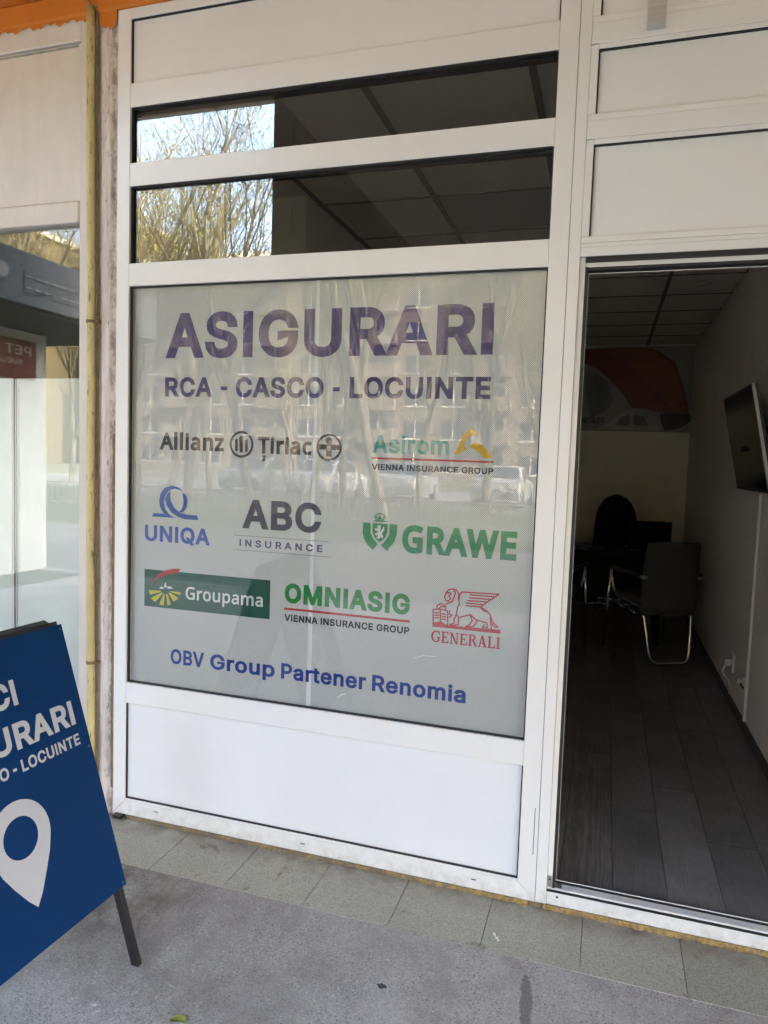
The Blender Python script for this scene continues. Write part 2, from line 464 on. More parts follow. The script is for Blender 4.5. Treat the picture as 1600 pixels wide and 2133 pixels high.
# ---------------------------------------------------------------- lettering
GLY = {"I":{"A":[480,[[16,0,201,509,276,509,463,0,395,0,287,302,264,372,232,478,245,478,213,371,191,302,85,0],[110,142,110,199,370,199,370,142]]],"B":[456,[[60,0,60,509,241,509,289,504,329,491,359,469,381,442,394,410,398,374,395,344,387,320,356,286,315,267,315,262,339,257,363,245,385,227,402,203,414,173,418,136,413,100,400,67,377,39,344,18,301,4,247,0],[125,57,245,57,296,63,330,80,349,105,355,137,352,161,342,184,327,203,306,218,279,228,248,231,125,231],[125,285,238,285,288,296,308,309,323,326,333,348,336,372,330,403,313,429,283,446,240,452,125,452]]],"C":[510,[[267,-7,205,1,150,25,104,63,70,115,48,179,40,254,48,329,70,393,104,445,150,484,205,508,267,516,340,504,373,490,402,471,427,447,448,418,463,385,473,348,408,348,389,395,357,428,315,449,267,456,223,450,184,432,150,403,125,364,109,314,103,254,109,194,125,145,151,105,184,76,223,59,267,53,315,60,357,81,389,114,408,160,473,160,463,124,448,91,428,62,402,38,373,19,341,5,305,-4]]],"D":[502,[[219,0,96,0,96,57,215,57,272,63,318,81,354,110,379,149,394,198,399,255,394,312,379,361,354,399,320,428,275,446,221,452,93,452,93,509,225,509,294,501,353,478,399,441,433,391,455,329,462,255,455,181,433,119,398,68,351,31,291,8],[125,509,125,0,60,0,60,509]]],"E":[419,[[60,0,60,509,372,509,372,452,125,452,125,286,355,286,355,229,125,229,125,57,375,57,375,0]]],"G":[520,[[269,-7,205,1,149,25,104,64,69,116,47,179,40,254,47,329,69,393,103,445,149,484,203,508,265,516,304,513,340,504,374,489,403,469,429,445,449,416,465,384,474,349,408,349,387,393,356,427,315,448,265,456,222,450,183,432,150,404,125,364,109,314,103,254,109,194,125,145,151,105,184,76,224,59,269,53,309,57,345,71,374,93,396,123,410,160,415,202,434,199,283,199,283,256,478,256,478,200,471,141,451,91,419,50,377,19,326,0]]],"I":[185,[[60,0,60,509,125,509,125,0]]],"L":[393,[[60,0,60,509,125,509,125,57,361,57,361,0]]],"M":[628,[[60,0,60,509,152,509,277,187,287,159,299,123,311,84,322,49,307,49,318,83,330,121,342,158,352,187,476,509,568,509,568,0,504,0,504,291,504,327,505,369,506,413,507,457,513,457,498,409,482,363,467,322,456,291,342,0,286,0,170,291,159,321,145,361,129,408,112,457,119,457,120,416,121,372,122,328,122,291,122,0]]],"N":[523,[[60,0,60,509,136,509,343,183,363,151,388,107,414,55,405,54,401,108,399,157,399,195,399,509,463,509,463,0,387,0,202,290,177,331,148,381,108,452,119,454,122,384,124,328,125,291,125,0]]],"O":[533,[[267,-7,205,1,150,25,105,63,70,115,48,179,40,254,48,329,70,393,105,445,150,484,205,508,267,516,329,508,384,484,429,445,464,393,486,329,493,254,486,179,464,115,429,63,384,25,329,1],[267,53,310,59,349,76,383,105,408,144,425,194,430,254,425,314,408,365,383,404,349,433,310,450,267,456,223,450,184,433,151,404,125,364,109,314,103,254,109,194,125,144,151,105,184,76,223,59]]],"P":[445,[[60,0,60,509,235,509,289,503,332,487,366,462,390,430,404,391,409,348,404,304,390,265,366,233,332,207,289,191,235,186,109,186,109,242,233,242,269,246,297,256,318,272,333,294,342,319,344,348,342,376,333,402,318,423,297,439,268,449,232,452,125,452,125,0]]],"Q":[533,[[245,159,313,159,369,85,384,65,468,-48,401,-48,346,27,331,46],[267,-7,205,1,150,25,105,63,70,115,48,179,40,254,48,329,70,393,105,445,150,484,205,508,267,516,329,508,384,484,429,445,464,393,486,329,493,254,486,179,464,115,429,63,384,25,329,1],[267,53,310,59,349,76,383,105,408,144,425,194,430,254,425,314,408,365,383,404,349,433,310,450,267,456,223,450,184,433,151,404,125,364,109,314,103,254,109,194,125,144,151,105,184,76,223,59]]],"R":[449,[[60,0,60,509,236,509,290,504,333,489,367,465,390,433,405,395,409,352,405,309,390,271,367,240,333,217,289,203,236,198,96,198,96,255,234,255,269,258,298,267,319,281,334,300,342,324,345,352,342,380,334,405,319,425,298,440,269,449,233,452,125,452,125,0],[353,0,230,229,303,229,428,0]]],"S":[447,[[224,-9,172,-4,128,9,91,31,64,60,46,96,38,137,104,137,110,110,123,88,142,71,166,59,224,49,257,52,286,60,311,74,329,92,341,114,346,139,342,161,332,179,296,205,245,222,184,239,128,260,86,289,60,326,52,372,58,413,75,448,102,476,138,498,180,511,227,516,275,511,316,498,351,476,377,449,394,415,401,378,337,378,326,412,302,437,267,453,225,459,194,456,167,448,145,435,129,418,118,398,115,376,119,352,131,334,169,308,212,293,264,279,312,264,359,238,395,198,405,171,408,139,403,99,386,64,360,34,323,11,278,-4]]],"T":[449,[[32,452,32,509,417,509,417,452,257,452,257,0,193,0,193,452]]],"U":[517,[[259,-8,203,-2,154,15,114,43,85,80,66,124,60,173,60,509,124,509,124,178,128,144,141,113,160,87,187,68,220,56,259,52,298,56,331,68,357,87,377,113,389,144,393,178,393,509,457,509,457,173,451,124,433,80,403,43,363,15,315,-2]]],"V":[480,[[204,0,16,509,84,509,192,206,215,137,248,31,235,31,267,138,290,206,395,509,463,509,278,0]]],"W":[686,[[155,0,16,509,82,509,163,196,175,145,187,94,197,40,189,40,200,94,211,145,224,196,306,509,380,509,462,196,474,145,486,94,497,40,488,40,499,94,510,145,523,196,603,509,670,509,530,0,455,0,368,323,351,391,336,475,350,475,335,395,318,323,230,0]]],"-":[453,[[337,244,337,188,114,188,114,244]]],".":[188,[[95,-4,78,-1,63,9,53,24,50,41,53,59,63,73,78,83,95,87,113,83,128,73,138,59,141,41,138,24,128,9,113,-1]]],"a":[389,[[160,-9,126,-5,94,5,68,22,48,45,35,73,30,108,34,138,43,161,58,179,78,193,125,211,178,220,234,227,265,235,273,243,276,255,276,257,267,297,240,322,196,331,149,322,118,301,100,274,41,291,57,322,79,346,104,364,133,375,194,384,239,379,286,360,306,343,322,320,333,290,337,251,337,0,277,0,277,52,272,52,252,25,215,1],[170,45,202,49,228,59,248,74,263,93,272,115,276,138,276,190,259,182,231,176,200,171,175,168,134,159,103,139,95,124,92,105,102,72,130,52]]],"e":[404,[[212,-8,161,-2,117,16,82,46,56,85,40,132,34,187,39,242,55,290,81,329,115,359,157,378,205,384,266,374,294,361,319,341,341,315,357,282,368,242,371,194,371,169,75,169,75,221,338,221,310,202,307,237,298,269,283,294,263,314,237,326,205,330,173,326,146,313,125,294,109,270,99,241,96,211,96,178,100,139,110,106,128,80,151,61,179,50,212,46,254,53,285,73,306,105,365,91,353,63,335,39,311,19,283,4,249,-5]]],"g":[425,[[207,-151,168,-148,134,-140,82,-110,51,-69,101,-41,122,-66,154,-88,207,-97,249,-92,282,-75,304,-47,311,-6,311,68,306,68,287,41,252,16,227,8,195,5,152,10,113,27,80,53,55,90,39,136,34,191,39,246,55,293,80,332,112,361,152,378,196,384,228,382,253,373,288,346,308,319,313,319,313,379,372,379,372,-9,367,-54,350,-90,324,-117,291,-136,251,-147],[205,59,237,63,264,75,285,95,300,121,309,154,312,193,309,231,300,264,285,291,264,312,237,325,205,330,172,325,145,312,124,290,109,262,99,229,96,193,99,155,109,123,124,96,145,76,172,63]]],"i":[167,[[53,0,53,379,114,379,114,0],[84,443,67,446,54,455,44,468,41,483,44,499,54,512,67,521,84,524,100,521,114,512,123,499,126,483,123,468,114,455,100,446]]],"m":[610,[[53,0,53,379,112,379,112,295,108,295,118,323,132,346,172,376,219,386,257,380,287,361,309,331,321,295,312,295,322,321,337,343,381,375,437,386,468,383,497,372,522,354,541,328,553,296,557,255,557,0,496,0,496,254,490,289,473,313,447,326,419,330,395,328,374,320,345,290,335,247,335,0,274,0,274,260,269,288,253,311,229,326,199,330,158,320,140,307,126,289,117,266,114,238,114,0]]],"n":[410,[[114,227,114,0,53,0,53,379,112,379,112,287,102,287,124,332,152,362,187,379,227,384,264,380,295,369,321,349,341,321,353,285,357,240,357,0,296,0,296,235,290,275,273,304,246,323,210,329,184,326,161,317,141,303,126,283,117,257]]],"o":[415,[[207,-8,159,-2,117,16,82,46,56,85,40,133,34,187,40,243,56,291,82,330,117,360,159,378,207,384,256,378,299,360,333,330,359,291,376,243,381,187,376,133,359,85,333,46,299,16,256,-2],[207,46,242,51,270,66,292,89,307,117,316,151,319,187,316,224,307,258,292,287,270,310,242,325,207,330,173,325,145,310,124,287,108,258,99,224,96,187,99,151,108,117,124,89,145,66,173,51]]],"p":[424,[[53,-143,53,379,112,379,112,319,118,319,137,346,171,373,197,381,229,384,274,378,313,361,345,332,370,293,385,245,390,189,385,133,370,84,346,45,313,16,274,-2,229,-8,198,-5,173,4,138,31,118,59,114,59,114,-143],[220,47,253,51,279,66,301,88,316,117,325,151,328,189,325,227,316,261,301,290,280,311,253,325,220,330,188,325,161,312,140,291,125,263,116,229,113,189,116,150,125,115,140,86,162,65,188,51]]],"r":[259,[[53,0,53,379,112,379,112,321,115,321,130,347,152,367,181,380,213,385,229,384,243,384,243,322,230,324,207,326,182,323,159,315,140,301,126,284,117,262,114,237,114,0]]],"s":[365,[[182,-8,145,-5,112,3,84,18,62,38,45,63,36,94,94,107,105,79,124,60,150,49,181,45,217,50,244,62,262,81,268,103,265,121,254,136,237,147,212,155,149,170,104,186,72,208,53,237,47,274,51,305,65,332,87,354,115,370,149,381,187,384,223,381,254,372,279,358,299,339,324,290,268,277,258,298,243,316,219,328,187,333,156,329,131,317,114,299,109,277,112,258,124,243,172,223,229,209,275,194,306,171,325,142,331,107,326,75,312,47,290,24,260,6,223,-5]]],"t":[227,[[204,379,204,327,6,327,6,379],[65,471,126,471,126,98,128,76,136,61,150,53,170,50,185,51,202,54,213,2,192,-3,168,-4,125,2,92,21,72,52,65,93]]],"u":[410,[[182,-5,146,-1,115,11,89,31,69,59,57,95,53,139,53,379,114,379,114,144,119,105,137,75,164,56,200,50,226,53,249,62,268,77,283,97,293,122,296,153,296,379,357,379,357,0,298,0,298,92,307,92,286,47,257,17,222,0]]]},"N":{"A":[512,[[437,0,368,177,141,177,73,0,0,0,224,575,289,575,512,0],[282,415,274,438,263,473,255,500,247,468,238,438,230,415,165,241,346,241]]],"T":[446,[[259,0,187,0,187,509,8,509,8,573,437,573,437,509,259,509]]],"G":[584,[[326,302,524,302,524,22,431,-1,323,-8,241,1,173,28,120,71,81,130,57,202,49,286,58,370,84,442,127,500,186,544,259,571,346,581,437,572,516,547,489,484,421,508,342,517,278,510,225,489,181,455,150,409,131,353,124,286,130,222,146,166,175,119,216,84,270,62,340,55,404,59,452,68,452,238,326,238]]],"R":[499,[[236,573,301,568,353,555,393,532,422,500,439,460,444,410,440,368,427,334,408,306,385,285,330,257,487,0,403,0,264,237,150,237,150,0,78,0,78,573],[232,510,150,510,150,298,236,298,296,304,338,325,362,359,370,407,366,440,355,467,336,486,310,500,275,507]]],"W":[746,[[735,573,583,0,510,0,399,375,389,410,380,443,373,471,370,488,367,471,361,443,352,409,342,373,234,0,161,0,10,573,85,573,174,223,183,186,190,151,196,118,201,87,206,119,213,154,222,191,232,227,333,573,407,573,512,225,523,187,532,151,538,117,544,87,550,129,560,175,572,224,660,573]]],"E":[446,[[398,0,78,0,78,573,398,573,398,509,150,509,150,330,383,330,383,268,150,268,150,63,398,63]]],"a":[450,[[231,437,299,428,347,403,376,358,385,293,385,0,334,0,320,61,317,61,279,22,234,-1,172,-8,136,-5,103,6,75,23,55,48,41,80,37,119,50,176,87,219,152,245,243,257,316,259,316,285,310,330,293,359,265,375,227,380,163,370,106,347,84,400,151,426],[252,208,184,200,141,182,118,155,110,119,115,87,132,66,157,53,188,49,238,56,279,79,306,117,315,172,315,210]]],"l":[207,[[139,0,68,0,68,609,139,609]]],"i":[207,[[139,430,139,0,68,0,68,430],[104,591,133,580,142,566,145,546,142,526,133,512,104,501,88,504,75,512,66,526,63,546,66,566,75,580,88,588]]],"n":[496,[[275,438,343,429,391,401,421,352,431,280,431,0,361,0,361,275,355,321,338,353,308,372,265,379,204,368,166,338,146,289,139,223,139,0,68,0,68,430,125,430,136,371,140,371,175,409,222,431]]],"c":[385,[[241,-8,187,-2,139,15,99,45,69,87,50,143,44,213,51,284,71,342,102,385,142,415,191,432,245,438,309,431,358,415,337,356,292,370,244,376,204,371,172,358,148,335,131,303,120,263,117,213,120,166,131,126,148,94,172,71,202,58,240,53,302,60,351,78,351,15,304,-2]]],"r":[331,[[269,438,295,437,319,433,310,368,287,372,264,374,217,363,176,334,149,289,139,229,139,0,68,0,68,430,126,430,134,351,137,351,170,395,214,426,240,435]]],"z":[377,[[346,0,31,0,31,47,262,375,45,375,45,430,340,430,340,377,112,55,346,55]]],"o":[485,[[442,216,438,165,428,121,411,82,388,51,359,25,324,7,285,-4,241,-8,200,-4,163,7,129,25,100,51,77,82,59,121,48,165,44,216,50,282,68,336,97,380,137,412,186,431,244,438,299,431,347,412,387,380,417,336,436,282],[117,216,120,169,130,128,147,95,172,71,203,56,243,51,282,56,314,71,339,95,356,128,366,169,369,216,365,263,355,303,338,335,314,359,282,374,242,379,185,368,147,335,124,284]]],"u":[496,[[427,430,427,0,370,0,359,57,356,57,321,20,273,-1,220,-8,173,-4,134,8,103,29,81,59,68,99,63,148,63,430,135,430,135,153,141,108,158,76,188,57,230,51,273,55,306,69,330,91,345,121,354,160,357,206,357,430]]],"p":[493,[[273,438,322,432,365,413,401,383,428,339,444,284,449,216,444,148,427,93,401,49,365,17,322,-2,272,-8,213,1,170,24,139,55,134,55,137,20,139,-16,139,-192,68,-192,68,430,126,430,136,371,139,371,170,405,213,429],[260,379,221,374,190,362,167,342,152,313,142,275,139,229,139,216,142,167,150,126,165,93,188,70,220,55,261,51,297,56,326,72,348,98,364,131,373,171,376,217,369,283,348,334,311,367]]],"m":[750,[[540,438,603,429,649,401,676,352,685,280,685,0,615,0,615,277,610,321,594,353,567,372,528,379,474,369,438,342,418,298,411,237,411,0,342,0,342,277,332,333,320,353,303,367,281,376,253,379,215,374,185,360,164,338,150,308,141,269,139,223,139,0,68,0,68,430,125,430,136,371,140,371,173,409,217,431,266,438,312,433,349,420,378,398,398,366,402,366,427,398,461,420,499,433]]]}}
EMB = {"knot":[[[-1.7071,1.2397],[-1.6603,1.2407],[-1.6463,1.2337],[-1.6011,1.2274],[-1.7149,1.2261]],[[-1.6298,1.3334],[-1.6475,1.317],[-1.6545,1.2985],[-1.6481,1.2743],[-1.6254,1.2479],[-1.5952,1.2314],[-1.5653,1.2238],[-1.5034,1.2243],[-1.5096,1.2414],[-1.5538,1.2425],[-1.5866,1.2485],[-1.6137,1.2678],[-1.6292,1.2945],[-1.6325,1.3151]],[[-1.5701,1.3285],[-1.5911,1.3456],[-1.6241,1.3529],[-1.657,1.3426],[-1.676,1.3183],[-1.6816,1.2919],[-1.677,1.266],[-1.6646,1.2457],[-1.6493,1.2361],[-1.636,1.229],[-1.6161,1.2281],[-1.6386,1.2419],[-1.6546,1.2619],[-1.661,1.2877],[-1.6535,1.3141],[-1.6358,1.3332],[-1.6119,1.3415],[-1.588,1.3374]],[[-1.5701,1.3285],[-1.558,1.3136],[-1.5529,1.2932],[-1.5572,1.2697],[-1.5717,1.2493],[-1.5908,1.2503],[-1.5767,1.2661],[-1.5711,1.2845],[-1.5715,1.3052],[-1.5753,1.3205]]],"swoosh":[[[-0.5037,1.5134],[-0.4916,1.5358],[-0.48,1.5694],[-0.4678,1.5875],[-0.4501,1.5965],[-0.4344,1.5907],[-0.426,1.5747],[-0.4466,1.5763],[-0.4593,1.5698],[-0.4699,1.5517],[-0.4708,1.5364],[-0.4575,1.5291],[-0.4728,1.5235],[-0.4879,1.5103],[-0.4982,1.5074]],[[-0.4551,1.5343],[-0.4453,1.5473],[-0.4274,1.5503],[-0.4092,1.5447],[-0.3931,1.5284],[-0.3741,1.5011],[-0.402,1.4992],[-0.4154,1.5125],[-0.4315,1.5273],[-0.4472,1.5319]]],"shield":[[[-0.8273,1.2555],[-0.7987,1.2562],[-0.7974,1.2192],[-0.7867,1.1984],[-0.7696,1.1806],[-0.7867,1.1579],[-0.8084,1.1755],[-0.8217,1.1961],[-0.8274,1.2173]],[[-0.7269,1.2558],[-0.6984,1.2547],[-0.6999,1.216],[-0.7088,1.1918],[-0.7214,1.1744],[-0.7331,1.1579],[-0.7575,1.1766],[-0.7395,1.1969],[-0.7279,1.2166]],[[-0.7912,1.2552],[-0.7342,1.2554],[-0.7345,1.2232],[-0.7423,1.2061],[-0.7624,1.1872],[-0.7819,1.2035],[-0.79,1.222]],[[-0.7861,1.2788],[-0.7775,1.2883],[-0.7652,1.2932],[-0.7503,1.2908],[-0.7416,1.2804],[-0.7474,1.2791],[-0.7649,1.2838],[-0.7796,1.2792]],[[-0.7866,1.265],[-0.7395,1.2654],[-0.7394,1.2617],[-0.7864,1.2612]],[[-0.784,1.278],[-0.7801,1.2782],[-0.7718,1.2683],[-0.7767,1.267]],[[-0.7663,1.2809],[-0.7623,1.2811],[-0.7609,1.268],[-0.7658,1.2677]],[[-0.7484,1.2791],[-0.7445,1.2793],[-0.751,1.2676],[-0.7549,1.2683]]],"beast":[[[-0.7735,1.2468],[-0.7612,1.249],[-0.7596,1.2349],[-0.7632,1.2237],[-0.7532,1.2353],[-0.7487,1.246],[-0.7457,1.232],[-0.7528,1.2244],[-0.755,1.2172],[-0.7489,1.2105],[-0.752,1.2012],[-0.7586,1.2074],[-0.7643,1.1995],[-0.7753,1.2016],[-0.7716,1.2085],[-0.7674,1.2149],[-0.7772,1.211],[-0.7823,1.2163],[-0.7725,1.2208],[-0.7703,1.228],[-0.7803,1.2298],[-0.7816,1.2368],[-0.7706,1.2361]]],"rays":[[[-1.7258,0.9302],[-1.6692,0.9315],[-1.6661,0.9275],[-1.7181,0.9122]],[[-1.7149,0.898],[-1.6642,0.9256],[-1.6599,0.9217],[-1.6961,0.8827]],[[-1.6757,0.875],[-1.6568,0.9209],[-1.6507,0.9199],[-1.6549,0.8743]],[[-1.6446,0.9204],[-1.6386,0.9226],[-1.6228,0.88],[-1.6379,0.8759]],[[-1.6338,0.9251],[-1.6278,0.9289],[-1.587,0.9098],[-1.609,0.893]],[[-1.6266,0.9311],[-1.6218,0.9347],[-1.5772,0.9334],[-1.5794,0.9227]]],"house":[[[-1.6694,0.9485],[-1.656,0.946],[-1.6559,0.9407],[-1.6767,0.9399]],[[-1.6484,0.9689],[-1.6408,0.9478],[-1.6554,0.9476]],[[-1.639,0.9512],[-1.6239,0.953],[-1.6135,0.9455],[-1.6389,0.9432]]],"flame":[[[-1.7197,0.9404],[-1.7065,0.9682],[-1.6824,0.9968],[-1.6491,1.0154],[-1.6099,1.0254],[-1.5787,1.0268],[-1.5887,1.015],[-1.6006,1.0062],[-1.6398,1.0003],[-1.6731,0.987],[-1.6974,0.9717],[-1.7125,0.9517]]],"lion":[[[-0.5123,1.0011],[-0.5175,1.0123],[-0.5134,1.0266],[-0.5045,1.0381],[-0.4907,1.0431],[-0.4765,1.0397],[-0.4676,1.0284],[-0.4682,1.0098],[-0.4637,0.9917],[-0.4698,0.9809],[-0.4712,0.9714]],[[-0.5134,1.0252],[-0.5018,1.0291],[-0.4946,1.0251],[-0.5036,1.0173],[-0.4952,1.0073],[-0.5051,0.9971],[-0.5123,1.0011]],[[-0.4883,1.0424],[-0.4794,1.0311],[-0.4842,1.013],[-0.4911,0.9975],[-0.5117,0.9871]],[[-0.4659,1.01],[-0.4642,1.025],[-0.4554,1.0351],[-0.3299,1.0381],[-0.3407,1.0285],[-0.4273,1.0275]],[[-0.3407,1.0285],[-0.3538,1.0181],[-0.4291,1.0167]],[[-0.3538,1.0181],[-0.3692,1.0075],[-0.4356,1.0068]],[[-0.3692,1.0075],[-0.3801,0.9973],[-0.4398,0.9976]],[[-0.3801,0.9973],[-0.3911,0.9884],[-0.4394,0.9884]],[[-0.4394,0.9884],[-0.3911,0.9884],[-0.3655,0.9758],[-0.3534,0.9609],[-0.348,0.9408],[-0.3268,0.9246],[-0.3381,0.9234],[-0.3509,0.9359]],[[-0.3887,0.9859],[-0.3792,0.9767],[-0.363,0.9728]],[[-0.4712,0.9714],[-0.4729,0.9559],[-0.4654,0.9441],[-0.4252,0.9583],[-0.41,0.9483],[-0.4003,0.9377],[-0.4109,0.9181],[-0.4385,0.9152],[-0.425,0.9236],[-0.4164,0.9384],[-0.4241,0.9561]],[[-0.3995,0.9415],[-0.3659,0.9357],[-0.3638,0.9193],[-0.3811,0.9184],[-0.3738,0.9289]],[[-0.3555,0.9561],[-0.349,0.9144]],[[-0.4729,0.9559],[-0.4801,0.9389],[-0.4808,0.9225],[-0.4946,0.9163],[-0.4851,0.9141],[-0.4643,0.9195],[-0.4653,0.9427]],[[-0.4967,0.9652],[-0.4986,0.9534],[-0.4891,0.951],[-0.4957,0.942]],[[-0.5543,0.9054],[-0.5567,0.9641],[-0.5312,0.9675],[-0.5046,0.9635],[-0.5025,0.9141]],[[-0.5312,0.9675],[-0.5293,0.9221]],[[-0.5496,0.9521],[-0.5364,0.9543]],[[-0.5492,0.9436],[-0.536,0.9459]],[[-0.5488,0.9343],[-0.5356,0.937]],[[-0.5244,0.9522],[-0.5116,0.9507]],[[-0.524,0.9429],[-0.5112,0.9413]],[[-0.5237,0.9335],[-0.5108,0.932]],[[-0.544,0.9662],[-0.5422,0.9805],[-0.5283,0.987],[-0.5124,0.9801],[-0.5119,0.9675]],[[-0.5369,0.9669],[-0.5288,0.9771],[-0.5123,0.9777]]],"base":[[[-0.5562,0.917],[-0.5294,0.9245],[-0.5025,0.9132],[-0.3183,0.9163],[-0.3177,0.9026],[-0.5556,0.9029]]],"bars":[[[-1.3508,1.5403],[-1.34,1.5434],[-1.339,1.4959],[-1.3498,1.4967]],[[-1.3338,1.5481],[-1.3288,1.5538],[-1.3193,1.554],[-1.3166,1.492],[-1.33,1.4916]],[[-1.3082,1.5397],[-1.297,1.5433],[-1.2959,1.4972],[-1.3071,1.4923]]],"cross":[[[-1.0022,1.5309],[-0.9337,1.5306],[-0.9331,1.5127],[-1.0016,1.5119]],[[-0.9781,1.5142],[-0.957,1.5148],[-0.9573,1.4865],[-0.9772,1.487]]],"dot":[[[-0.969,1.5405],[-0.9671,1.5199]]]}
def _poly(*p): return [v for q in p for v in q]
def _arc(cx, cz, rx, rz, a0, a1, n=12): return [(cx + rx * math.cos(R(a0 + (a1 - a0) * i / n)), cz + rz * math.sin(R(a0 + (a1 - a0) * i / n))) for i in range(n + 1)]
def _rc(x0, x1, z0, z1): return _poly((x0, z0), (x0, z1), (x1, z1), (x1, z0))
# a small set of serif capitals, each built from overlapping strokes
SER = {
 'I': [200, [_rc(62, 138, 0, 500), _rc(20, 180, 0, 22), _rc(20, 180, 478, 500)]],
 'L': [400, [_rc(62, 138, 0, 500), _rc(20, 370, 0, 26), _rc(20, 185, 478, 500), _poly((330, 0), (352, 130), (372, 130), (372, 0))]],
 'E': [410, [_rc(62, 138, 0, 500), _rc(20, 375, 0, 26), _rc(20, 360, 474, 500), _rc(130, 270, 242, 264), _poly((335, 0), (360, 130), (378, 130), (378, 0)), _poly((338, 500), (360, 500), (360, 385), (346, 385)), _rc(258, 276, 190, 316)]],
 'N': [500, [_rc(75, 105, 0, 500), _rc(385, 415, 0, 500), _poly((40, 500), (120, 500), (415, 0), (345, 0)), _rc(25, 160, 0, 20), _rc(330, 470, 480, 500), _rc(20, 110, 480, 500)]],
 'A': [480, [_poly((210, 500), (245, 500), (105, 0), (70, 0)), _poly((205, 500), (270, 500), (430, 0), (340, 0)), _rc(120, 350, 150, 176), _rc(20, 155, 0, 20), _rc(295, 470, 0, 20)]],
 'R': [460, [_rc(62, 138, 0, 500), _rc(20, 185, 0, 22), _rc(20, 150, 478, 500), _poly(*(_arc(210, 375, 160, 125, 90, -90) + _arc(200, 375, 95, 98, -90, 90))), _rc(130, 215, 474, 500), _rc(130, 215, 250, 276), _poly((205, 262), (285, 262), (455, 0), (365, 0)), _rc(370, 470, 0, 20)]],
 'G': [520, [_poly(*(_arc(270, 250, 245, 262, 320, 40, 22) + _arc(285, 250, 180, 236, 40, 320, 22))), _rc(385, 455, 60, 225), _rc(340, 500, 205, 228), _poly((430, 500), (452, 500), (452, 350), (436, 350))]],
}
SER = {k: [a, [c if sum(c[2*i]*c[(2*i+3) % len(c)] - c[(2*i+2) % len(c)]*c[2*i+1] for i in range(len(c)//2)) < 0 else _poly(*[(c[2*i], c[2*i+1]) for i in range(len(c)//2)][::-1]) for c in cs]] for k, (a, cs) in SER.items()}

def grow(c, d):
    """push a contour outwards by d with mitred corners"""
    n = len(c); out = []
    for i in range(n):
        p, q, s = Vector(c[i - 1]), Vector(c[i]), Vector(c[(i + 1) % n])
        a = (q - p); b = (s - q)
        if a.length < 1e-6 or b.length < 1e-6: out.append(tuple(q)); continue
        a.normalize(); b.normalize()
        n1 = Vector((-a.y, a.x)); n2 = Vector((-b.y, b.x)); m = n1 + n2
        if m.length < .2: m = n1
        m.normalize()
        k = d / max(m.dot(n1), .5)
        out.append((q.x + m.x * k, q.y + m.y * k))
    return out
def winding(p, cs):
    w_ = 0
    for c in cs:
        for i in range(len(c)):
            x0, y0 = c[i]; x1, y1 = c[(i + 1) % len(c)]
            if (y0 <= p[1]) != (y1 <= p[1]):
                xx = x0 + (p[1] - y0) / (y1 - y0) * (x1 - x0)
                if xx > p[0]: w_ += 1 if y1 > y0 else -1
    return w_
def fill(cs):
    vv = []; ee = []
    for c in cs:
        b = len(vv); vv += [Vector(p) for p in c]; ee += [(b + i, b + (i + 1) % len(c)) for i in range(len(c))]
    r = delaunay_2d_cdt(vv, ee, [], 0, 1e-5)
    V2, F = r[0], r[2]
    keep = [f for f in F if winding((sum(V2[i].x for i in f) / len(f), sum(V2[i].y for i in f) / len(f)), cs) != 0]
    return [(v.x, v.y) for v in V2], keep
_gc = {}
def glyph(ch, font, bold):
    k = (ch, font, bold)
    if k not in _gc:
        adv, cs = (SER if font == 'S' else GLY[font])[ch]
        cs = [[(c[2 * i] / 1000, c[2 * i + 1] / 1000) for i in range(len(c) // 2)] for c in cs]
        if bold: cs = [grow(c, bold) for c in cs]
        _gc[k] = (adv / 1000, *fill(cs))
    return _gc[k]
CAPH = {'I': .509, 'N': .575, 'S': .5}
def text2d(body, x0, x1, zb, cap, font='I', bold=.02, track=0.0, space=.21):
    """flat lettering between x0 and x1 on the baseline zb, as (verts2d, faces)"""
    vv = []; ff = []; x = 0
    for ch in body:
        if ch == ' ': x += space; continue
        a, gv, gf = glyph(ch, font, bold)
        b = len(vv); vv += [(x + p[0], p[1]) for p in gv]; ff += [tuple(b + i for i in f) for f in gf]
        x += a + bold * 1.2 + track
    mx0 = min(v[0] for v in vv); mx1 = max(v[0] for v in vv)
    sx = (x1 - x0) / (mx1 - mx0); sz = cap / (CAPH[font] + 2 * bold)
    return [(x0 + (v[0] - mx0) * sx, zb + (v[1] + bold) * sz) for v in vv], ff

def to_facade(mb, vf, y, mi=0):
    v2, f2 = vf
    out = []
    for f in f2:
        a = sum(v2[f[i]][0] * v2[f[(i + 1) % len(f)]][1] - v2[f[(i + 1) % len(f)]][0] * v2[f[i]][1] for i in range(len(f)))
        out.append(tuple(f) if a > 0 else tuple(f)[::-1])
    mb.add([(x, y, z) for x, z in v2], out, mi)
    return mb
def ell(cx, cz, rx, rz, n=40): return [(cx + rx * math.cos(2 * PI * i / n), cz + rz * math.sin(2 * PI * i / n)) for i in range(n)]
def ringf(cx, cz, ro, ri, n=40, asp=1.0):
    a = ell(cx, cz, ro, ro * asp, n); b = ell(cx, cz, ri, ri * asp, n)
    return a + b, [(i, (i + 1) % n, (i + 1) % n + n, i + n) for i in range(n)]
def polyf(pts):
    c = [tuple(p) for p in pts]
    return fill([c])
def strokef(lines, w_):
    """the union of many short pen strokes"""
    cs = []
    for pts in lines:
        for i in range(len(pts) - 1):
            a, b = Vector(pts[i]), Vector(pts[i + 1]); d = (b - a).normalized(); n = Vector((-d.y, d.x)) * w_ / 2
            a = a - d * w_ * .4; b = b + d * w_ * .4
            cs.append([tuple(a - n), tuple(a + n), tuple(b + n), tuple(b - n)])
    return fill(cs)

